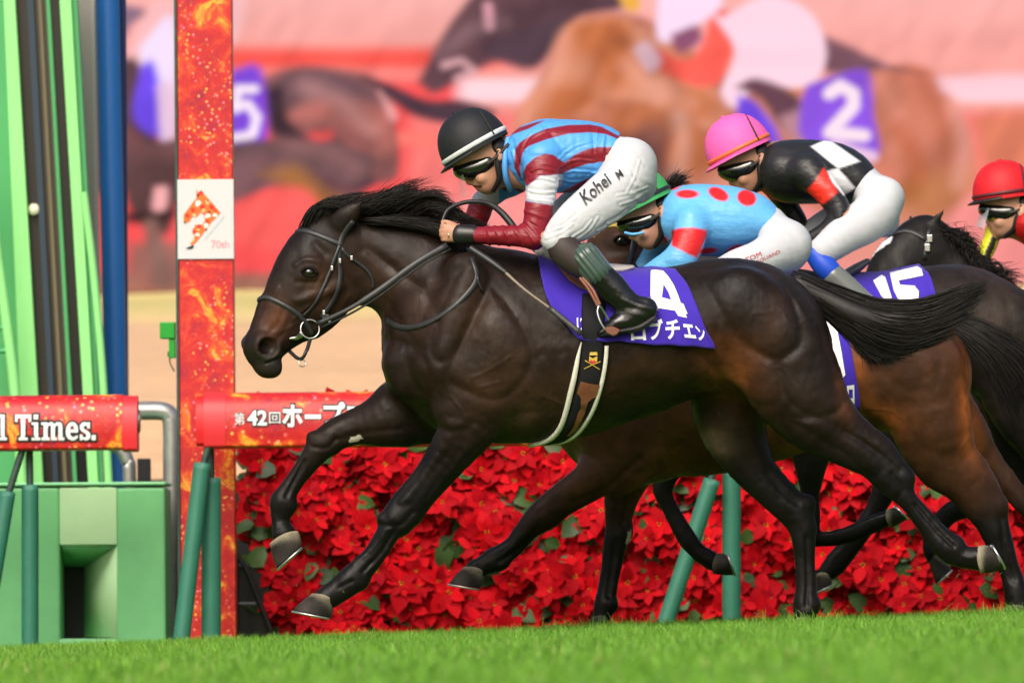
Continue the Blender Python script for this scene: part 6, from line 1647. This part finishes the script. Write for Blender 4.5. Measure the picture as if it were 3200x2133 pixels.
lay_text("lettering", sb2, "MARQUAND", c7([(1150,1195),(1385,1085),(1375,1060),(1145,1165)]), MATS["red_print"], bre2, off=.004, maxlen=6)
# third jockey: black with white checks, pink cap
Y3 = 2.2
CK3 = [c7([(1610,300),(1710,255),(1760,262),(1970,410),(1810,462),(1720,390)]), c7([(1730,480),(1810,462),(1935,605),(1850,660),(1760,560)])]
BN3 = c7([(1575,625),(1640,560),(1705,455),(1808,635),(1690,732)])
def col3(px, py, V, N):
    c = np.tile((0.013, 0.013, 0.015), (len(px), 1))
    for p in CK3:
        w = cov(px, py, p, 6); c = c*(1-w)+np.array((.78, .8, .84))*w
    w = cov(px, py, BN3, 6)*(V[:, 1:2] < Y3-.02); c = c*(1-w)+np.array((0.80, 0.03, 0.015))*w
    return c
tf3 = Tf(826, 10, .935, ang=-4)
j3, sj3, jk3, sb3, bre3 = jockey("jockey in black and white checked silks and pink helmet with red armband", Y3, tf3,
    [(2432,450,2430,576,0,.105),(2460,438,2450,632,0,.165),(2550,437,2545,638,0,.165),(2640,455,2610,630,0,.15),(2732,525,2660,628,0,.14),(2765,560,2690,660,0,.13)],
    [[(2470,540,2580,530,-.16,.065),(2530,590,2620,585,-.2,.056),(2580,650,2655,640,-.22,.05),(2610,690,2662,680,-.225,.045)], [(2600,660,2655,725,-.225,.045),(2560,700,2600,750,-.21,.04),(2515,730,2545,780,-.19,.035)],
     [(2400,560,2460,620,.15,.055),(2430,620,2490,650,.19,.05),(2470,680,2520,700,.19,.04)]],
    [(2732,525,2660,630,0,.14),(2772,568,2700,680,0,.15),(2790,640,2720,730,0,.13)],
    [[(2735,560,2790,680,-.12,.095),(2680,620,2765,735,-.18,.09),(2600,690,2690,770,-.24,.075),(2530,760,2610,810,-.28,.06)], [(2700,580,2760,680,.12,.095),(2590,640,2660,740,.18,.085),(2500,700,2560,780,.22,.07)]],
    [], col3, ((0.86, 0.12, 0.42), (0.85, 0.16, 0.05), dict(wire=(.25, .02, .08))), hemcut=(W(2700, 575, Y3), (.82, 0, -.57)), skin=(0.40, 0.20, 0.125),
    hands=[(.012, [(2515,735,2535,775,-.19,.032),(2500,755,2520,795,-.185,.028)])],
    boots=[("stocking", [(2515,800,2580,790,-.28,.055),(2545,850,2612,815,-.3,.05),(2580,880,2640,850,-.3,.045)], mat("blue_stocking", (0.01, 0.07, 0.55), rough=.5)), ("boot", [(2570,875,2640,848,-.3,.052),(2620,930,2690,890,-.3,.05),(2680,1000,2760,960,-.3,.045)], mat("grey_boot", (.16, .17, .16), rough=.25, coat=.4))])
# fourth jockey: yellow, black and red, red cap, mostly out of frame
Y4 = 3.3
def col4(px, py, V, N):
    c = np.tile((0.50, 0.01, 0.012), (len(px), 1))
    arm = (py > 690) & (px < 3160)
    c[arm] = (0.014, 0.014, 0.013)
    x = px-(3092-(py-690)*0.42)
    c[arm & (x < 28) & (x > -60)] = (0.62, 0.60, 0.01)
    c[arm & (px > 3092+48-(py-690)*.40)] = (0.55, 0.50, 0.01)
    return c
tf4 = Tf(1652, 148, .885, ang=-22)
j4, sj4, jk4, sb4, bre4 = jockey("jockey in red helmet with yellow and black sleeves at the right edge", Y4, tf4,
    [(3215,640,3210,760,0,.12),(3290,620,3280,800,0,.16),(3380,625,3370,800,0,.16),(3460,660,3430,800,0,.15)],
    [[(3135,672,3200,735,.10,.05),(3090,695,3140,720,.06,.045),(3068,755,3116,772,.02,.04),(3046,806,3090,822,-.02,.035)], [(3290,680,3370,740,-.16,.06),(3290,770,3350,800,-.2,.055),(3260,830,3300,850,-.2,.04)]],
    [(3450,660,3420,800,0,.14),(3500,720,3440,850,0,.14)], [[(3450,720,3490,840,-.15,.09),(3380,780,3400,880,-.22,.08)]], [], col4, ((0.62, 0.012, 0.02), (0.10, .008, .012), dict(peak=(.012, .012, .013))), hands=[(.012, [(3045,808,3085,830,0,.035),(3050,830,3080,850,-.01,.03)])])
vis = []
for a in np.linspace(-1.0, 1.0, 9):
    for t in (0, .5, 1):
        P_ = np.array(W(*tf4(1424+26*abs(a)+10*t, 528+72*t), Y4)); P_[1] = Y4+math.sin(a)*.10; vis.append(P_)
obj("visor", np_mesh("visor", np.array(vis), np.array(Fv)), mat("pale_film", (.75, .82, .9), rough=.1, alpha=.38), j4)
# ------------------------------------------------------------------ the horses behind
def shift_rows(rows, dx, dy, sc=1.0, c=(1600, 1000)):
    f = lambda x, y: (c[0]+(x-c[0])*sc+dx, c[1]+(y-c[1])*sc+dy)
    return [(*f(r[0], r[1]), *f(r[2], r[3]), *r[4:]) for r in rows]
BAYC = (0.058, 0.024, 0.0112)
H2 = dict(y=Y2, vox=.0085, legz=.60, coat=BAYC, label="bay racehorse second from the camera, galloping behind horse number 4",
    trunk=shift_rows(H1['trunk'][:4], 480, 165, .93)+[(2060,900,2040,1484,0,.265),(2180,925,2150,1488,0,.28),(2290,945,2290,1470,0,.285),(2420,955,2420,1432,0,.285),(2540,950,2545,1390,0,.275),(2650,940,2660,1352,0,.27),(2760,945,2760,1350,0,.26),
           (2840,972,2840,1350,0,.235),(2890,1040,2890,1330,0,.18),(2920,1110,2920,1290,0,.12)],
    neck=[(1930,700,1985,830,.34,.08),(1985,735,1985,900,.34,.085),(2010,800,1930,980,.27,.11),(2020,870,1840,1090,.13,.15),(2000,920,1760,1200,0,.18)],
    poll=(1980,720), yaw=0.0,
    head=[(1940,690,2000,800,.34,.08),(1895,695,1995,830,.34,.1),(1860,722,1985,870,.34,.1),(1842,790,1955,930,.34,.09),(1830,870,1925,980,.34,.075),(1815,950,1895,1030,.34,.065),(1805,1000,1875,1070,.34,.06)],
    head_add=[(.03,[(1915,730,1950,770,.255,.03)])],
    legs=[[(1830,1250,2060,1330,-.17,.08),(1866,1378,2020,1500,-.17,.07),(1815,1444,1935,1515,-.15,-.72),(1757,1502,1862,1552,-.14,-.74),(1700,1547,1800,1584,-.13,-.74),(1645,1598,1738,1630,-.13,-.76),(1616,1640,1690,1656,-.13,-.8),(1572,1698,1634,1718,-.13,-.7),(1515,1728,1580,1764,-.13,-.8),(1480,1752,1534,1785,-.13,-.8),(1456,1768,1518,1794,-.13,-.95)],
          [(1860,1350,2060,1400,.15,.08),(1884,1480,2030,1484,.15,.065),(1887,1570,1990,1572,.15,-.7),(1891,1645,1972,1646,.15,-.72),(1884,1700,1958,1702,.15,-.75),(1878,1760,1946,1762,.15,-.7),(1868,1832,1930,1830,.15,-.75),(1856,1890,1920,1892,.15,-.8),(1850,1940,1905,1942,.15,-.9)],
          [(2740,1150,3010,1190,-.14,.13),(2788,1340,3040,1330,-.15,.115),(2850,1440,3052,1425,-.15,-.62),(2930,1505,3096,1474,-.15,-.6),(2990,1572,3130,1534,-.15,-.55),(3040,1632,3144,1594,-.15,-.6),(3074,1688,3162,1664,-.15,-.7),(3104,1742,3178,1740,-.15,-.7),(3128,1800,3196,1806,-.15,-.72),(3138,1855,3214,1852,-.15,-.85),(3142,1900,3222,1905,-.15,-.9)],
          [(2760,1200,3000,1230,.14,.12),(2880,1370,3090,1350,.15,.1),(2990,1420,3110,1390,.15,-.62),(3080,1490,3150,1450,.15,-.6),(3160,1580,3220,1545,.15,-.6),(3230,1650,3280,1620,.15,-.7),(3300,1720,3350,1690,.15,-.8)]],
    add=[(.026,[(1710,1606,1738,1636,-.13,.022)]),(.026,[(1550,1742,1580,1772,-.13,.026)]),(.03,[(3110,1562,3142,1594,-.15,.024)]),(.026,[(1942,1650,1972,1680,.15,.022)]),(.026,[(1898,1875,1924,1905,.15,.024)]),
         (.05,[(2700,990,2860,1110,-.2,.08),(2790,1090,2960,1210,-.2,.08)])],
    muscle=[(.006,34,[(2650,960),(2760,950),(2860,985),(2930,1070),(2930,1190),(2860,1220),(2760,1160)]),(.006,30,[(2880,1190),(2960,1150),(3000,1240),(3010,1380),(2930,1420),(2850,1350)]),(.005,22,[(1960,1300),(2060,1330),(2050,1450),(1990,1480),(1920,1420)])],
    groove=[(.008,8,[(1685,1645),(1620,1715),(1560,1755)],-1),(.008,9,[(1925,1690),(1912,1780),(1900,1860)],1),(.007,10,[(1990,1500),(1960,1580),(1945,1640)],1),(.008,10,[(3130,1620),(3140,1720),(3165,1810)],-1),(.007,12,[(2000,1430),(1900,1520),(1790,1570)],-1),(.006,12,[(2770,1350),(2700,1300),(2640,1220)],-1)],
    tint=[(3035,1230,42,180,(0.36,.095,.016)),(2650,1180,60,200,(0.30,.085,.018)),(2740,1320,90,55,(0.30,.09,.02)),(2860,1100,140,140,(0.055,.026,.015)),(2100,1440,150,60,(0.16,.055,.02)),(2480,1390,160,60,(0.20,.065,.02)),(2000,1560,40,70,(.14,.05,.02)),(1960,1420,80,60,(.06,.026,.015)),
          (1930,790,80,60,(.03,.018,.013))],
    mark=[((.45,.4,.28),[(1962,1660),(1972,1655),(1970,1690),(1960,1720),(1955,1690)]),((.45,.3,.04),[(1850,712),(1870,698),(1905,694),(1906,706),(1880,720),(1856,742)])])
h2, sk2, _ = build_horse(H2)
hoof(h2, Y2-.13, ((1450,1770),(1520,1790)), (1404,1822), (1506,1840), .055, .5)
hoof(h2, Y2+.15, ((1848,1930),(1905,1930)), (1835,1975), (1905,1985), .055, .2)
hoof(h2, Y2-.15, ((3138,1895),(3222,1900)), (3110,1950), (3220,1955), .055, .2)
eye(h2, sk2, 1941, 752, .02)
T2g = lambda L: [W(x, y, Y2+z) for x, y, z in L]
obj("tail", hair_mesh("tail", [T2g([(2940,985,0),(3020,1000,-.03),(3100,1035,-.05),(3180,1090,-.05),(3260,1180,-.05)]), T2g([(2960,1005,-.02),(3030,1040,-.05),(3100,1090,-.07),(3170,1160,-.07),(3240,1280,-.06)]), T2g([(2975,1030,-.01),(3030,1080,-.03),(3080,1140,-.04),(3130,1230,-.04),(3180,1340,-.04)])], 1500, .0024, .015, 12, 8), M_HAIR, h2)
br2 = empty("bridle", "dark bridle on the head of the second horse behind the front rider's boot", "bridle", "bridles")
strap("cheekpiece", sk2, [(1985,700),(1978,760),(1962,830),(1935,890)], .02, .004, M_LEATHER, br2)
strap("browband", sk2, [(1862,722),(1900,705),(1950,705),(1985,715)], .022, .004, mat("yellow_browband", (.42, .30, .03), rough=.6), br2)
tube("rein", [W(1930,920,Y2-.15), W(1985,880,Y2-.2), W(2010,850,Y2-.2)], .009, M_LEATHER, br2, seg=6)
cl2, cs2 = drape("number_cloth", sk2, coons([(2150,900),(2300,930),(2450,935),(2590,935)], [(2250,1230),(2400,1250),(2560,1268),(2690,1274)], [(2150,900),(2180,1050),(2250,1230)], [(2600,938),(2632,1010),(2656,1080),(2676,1190),(2690,1274)], 40, 26), M_CLOTH, None, Y2)
tag(cl2, "purple saddle cloth on the second horse, mostly hidden behind horse number 4", "saddle cloth", "number cloths")
V2, T2 = poly_tris([[(2560,985),(2600,985),(2616,1030),(2630,1102),(2641,1172),(2632,1180),(2560,1180)]]); lay("number", cs2, V2, T2, M_WHITEP, cl2, off=.004)
c6 = lambda L: [(2300+x/2.24, 700+y/2.24) for x, y in L]
lay_text("lettering", cs2, "ロ", c6([(778,1255),(830,1255),(828,1122),(775,1130)]), M_WHITEP, cl2, bold=.05)

# third horse: dark, number 15
def leg(rows, y): return [(*r[:4], y, r[4] if len(r) > 4 else -.75) for r in rows]
DK3 = (0.0135, 0.0098, 0.0085)
H3 = dict(y=Y3, vox=.0105, coat=DK3, label="dark racehorse with number 15 on its purple cloth, third from the camera",
    trunk=shift_rows(H1['trunk'], 720, 10, .95), neck=[(2100,690,2120,880,0,.09),(2210,690,2150,950,0,.11),(2300,730,2100,1060,0,.14),(2330,790,2060,1160,0,.18)],
    poll=(2110,720), yaw=0.0, head=[(2090,690,2150,850,0,.08),(2040,730,2130,880,0,.1),(2000,820,2090,950,0,.09),(1960,900,2040,1000,0,.07),(1930,980,2000,1050,0,.06)],
    legs=[leg([(2090,1180,2260,1300,.08),(2050,1340,2200,1380,.07),(2034,1460,2130,1470),(2037,1500,2112,1500),(2040,1545,2102,1530),(2066,1590,2110,1562),(2092,1645,2142,1618),(2126,1706,2178,1672),(2156,1738,2200,1702),(2200,1774,2232,1720),(2228,1786,2240,1728)], .13),
          leg([(2380,1180,2600,1230,.08),(2440,1340,2620,1340,.075),(2470,1410,2598,1400),(2488,1480,2578,1480),(2502,1550,2562,1550),(2494,1620,2566,1612),(2500,1690,2556,1650),(2560,1708,2570,1662),(2640,1700,2645,1645),(2700,1682,2678,1630),(2745,1660,2722,1610),(2778,1642,2766,1594)], -.13),
          leg([(2980,1020,3280,1090,.13),(3040,1180,3300,1200,.12),(3080,1300,3260,1290),(3110,1400,3230,1400),(3150,1500,3240,1490),(3200,1580,3280,1560),(3240,1680,3290,1670),(3270,1760,3320,1750)], .14),
          leg([(3000,1020,3300,1090,.13),(3060,1200,3330,1220,.12),(3140,1340,3330,1330),(3220,1440,3360,1420),(3300,1540,3400,1510),(3360,1640,3430,1620)], -.14)],
    clip=3420, muscle=[(.006,34,[(2860,830),(3000,820),(3090,870),(3150,960),(3150,1080),(3060,1060),(2960,980)])], tint=[(3060,950,120,120,(.035,.022,.015)),(2980,880,120,60,(.022,.015,.012))])
h3, sk3, _ = build_horse(H3)
hoof(h3, Y3+.13, ((2229,1792),(2242,1722)), (2292,1795), (2268,1728), .05, .1)
hoof(h3, Y3-.13, ((2784,1648),(2768,1588)), (2832,1622), (2790,1582), .05, .5)
T3g = lambda L: [W(x, y, Y3+z) for x, y, z in L]
obj("mane", hair_mesh("mane", [T3g([(2080,620,0),(2085,590,-.02),(2100,565,-.02),(2125,552,0)]), T3g([(2110,620,0),(2110,590,-.02),(2125,566,-.02),(2155,560,0)])], 400, .0022, .012, 8, 19), M_HAIR, h3)
cl3, cs3 = drape("number_cloth", sk3, coons([(2560,850),(2660,830),(2720,812),(2800,806),(2848,812)], [(2650,1080),(2760,1085),(2880,1070),(2960,1060)], [(2560,850),(2600,970),(2650,1080)], [(2848,812),(2890,850),(2915,890),(2960,1060)], 40, 24), M_CLOTH, None, Y3, lift=.014)
tag(cl3, "purple saddle cloth with white number 15 seen above the front horse's tail", "saddle cloth", "number cloths")
for pl in ([(960,400),(1020,360),(1045,375),(1090,520),(1050,540),(1015,500)], [(1078,345),(1270,300),(1300,320),(1310,365),(1140,400),(1150,430),(1250,435),(1280,470),(1280,540),(1140,540),(1105,470)]):
    V2, T2 = poly_tris([c6(pl)]); lay("number", cs3, V2, T2, M_WHITEP, cl3, off=.004)
sad3 = empty("saddle", "grey saddle cantle behind the blue stocking of the pink capped rider", "saddle", "racing saddles")
Fd = Field((W(2560, 0, Y3)[0], Y3-.2, W(0, 920, Y3)[2]), (W(2740, 0, Y3)[0], Y3+.2, W(0, 780, Y3)[2]), 0.009)
Fd.chain(pairs([(2600,870,2610,905,0,.12),(2660,830,2672,862,0,.13),(2705,808,2715,825,0,.12)], base=Y3), k=.02)
V, F = Fd.mesh(); obj("saddle_seat", np_mesh("saddle_seat", V, F), mat("grey_leather", (.14, .14, .15), rough=.4), sad3)

# fourth horse: dark head with white blaze
hs = lambda rows: shift_rows(rows, 0, 0, 1)
def toH4(rows):
    return [(2895+(r[0]-1060)*.92, 712+(r[1]-690)*.92, 2895+(r[2]-1060)*.92, 712+(r[3]-690)*.92, *r[4:]) for r in rows]
H4 = dict(y=Y4, vox=.0105, coat=(0.0085, .007, .0065), label="dark racehorse with a white blaze behind the number 15 cloth, farthest from the camera",
    trunk=shift_rows(H1['trunk'], 1560, 200, .9), neck=[(2880,700,2915,850,0,.085),(2960,738,2950,940,0,.095),(3040,795,2985,1030,0,.12),(3130,865,3030,1130,0,.15),(3220,920,3080,1200,0,.18)], poll=(2894,719), yaw=math.radians(14),
    head=toH4(H1['head']), head_add=[(k, toH4(r)) for k, r in H1['head_add'][:4]],
    legs=[leg([(2740,1240,2960,1330,.08),(2740,1400,2880,1400,.07),(2732,1514,2822,1480),(2708,1588,2772,1577),(2665,1650,2730,1650),(2616,1708,2686,1716),(2572,1755,2640,1778),(2552,1790,2596,1800)], .13),
          leg([(2960,1250,3160,1330,.08),(3010,1400,3140,1420,.07),(2985,1540,3050,1590),(2950,1575,3000,1622),(2918,1608,2968,1648),(2890,1650,2945,1680),(2885,1690,2950,1720),(2890,1705,2968,1745)], -.13)],
    clip=3450, add=[(.012, toH4(H1['add'][-2][1])), (.012, toH4(H1['add'][-1][1]))], mark=[((.62,.64,.68),c6([(945,235),(960,190),(1020,130),(1075,92),(1102,92),(1085,125),(1020,170),(975,205),(955,240)]))], marky=.2)
H4['add'] = [(.012, [(2888,722,2926,708,-.05,.018),(2904,700,2938,686,-.058,.015),(2928,676,2947,668,-.065,.009),(2947,658,2954,655,-.068,.004)]), (.012, [(2815,738,2850,726,.05,.018),(2830,708,2854,702,.055,.014),(2842,674,2850,671,.06,.005)])]
h4, sk4, _ = build_horse(H4)
hoof(h4, Y4+.13, ((2552,1792),(2598,1800)), (2550,1848), (2603,1822), .05, .6)
hoof(h4, Y4-.13, ((2890,1710),(2972,1760)), (2925,1822), (2974,1775), .05, .7)
eye(h4, sk4, 2808, 855, .018)
T4g = lambda L: [W(x, y, Y4+z) for x, y, z in L]
obj("mane", hair_mesh("mane", [T4g([(2915,705,0),(2945,722,-.06),(2975,728,-.07),(3010,738,-.05)]), T4g([(2970,738,0),(2995,740,-.07),(3022,752,-.09),(3036,790,-.08)]), T4g([(3030,785,0),(3045,800,-.08),(3060,825,-.1),(3075,870,-.08)]), T4g([(3110,850,0),(3130,870,-.1),(3160,875,-.1),(3210,880,-.08)])], 1100, .0024, .016, 9, 12, cur=2.0), M_HAIR, h4)
br4 = empty("bridle", "black bridle with steel buckles on the dark horse with the white blaze", "bridle", "bridles")
strap("browband", sk4, [(2790,735),(2830,715),(2870,735),(2895,750)], .02, .004, M_LEATHER, br4)
strap("cheekpiece", sk4, [(2905,715),(2897,760),(2888,810)], .02, .004, M_LEATHER, br4)
for (x, y) in ((2903,748),(2896,775)):
    p = at_skin(sk4, x, y, .012); obj("buckle", box_mesh("buckle", p-[.012, .004, .016], p+[.012, .004, .016], .003), M_STEEL, br4)
tube("rein", [W(3085,850,Y4-.05), W(3110,820,Y4-.05), W(3130,835,Y4-.05), W(3132,870,Y4-.05)], .007, M_LEATHER, br4, seg=6)

# torn turf thrown up by the hooves
tr_ = random.Random(3); V = []; F = []
for (cx_, cy_, sx_2, sy_2, y_, n_) in ((3090,1850,70,45,Y2-.15,16), (2480,1925,60,25,.15,10), (1000,1880,70,40,-.13,5), (1890,1935,40,20,Y2+.15,7), (860,1780,60,40,.16,4)):
    for k in range(n_):
        p = np.array(W(cx_+tr_.gauss(0, sx_2), cy_-abs(tr_.gauss(0, sy_2)), y_+tr_.uniform(-.15, .15))); s_ = tr_.uniform(.003, .009); b0 = len(V)
        dr = Vector((tr_.gauss(0, 1), tr_.gauss(0, 1), tr_.gauss(0, 1))).normalized()*s_*tr_.uniform(1, 2.5); sd = dr.orthogonal().normalized()*s_*.4; up_ = dr.cross(sd).normalized()*s_*.4
        for q in (dr, sd, up_, -dr, -sd, -up_): V.append(tuple(p+np.array(q)))
        F += [tuple(b0+i for i in t) for t in ((0,1,2),(0,2,4),(0,4,5),(0,5,1),(3,2,1),(3,4,2),(3,5,4),(3,1,5))]
ft = obj("flying_turf", np_mesh("flying_turf", np.array(V), np.array(F), smooth=False), mat("torn_turf", (.10, .11, .03), rough=.9, vary=(.5, 8)))
ft["kind"] = "stuff"; ft["label"] = "small torn bits of turf flying off the hooves"; ft["category"] = "turf"
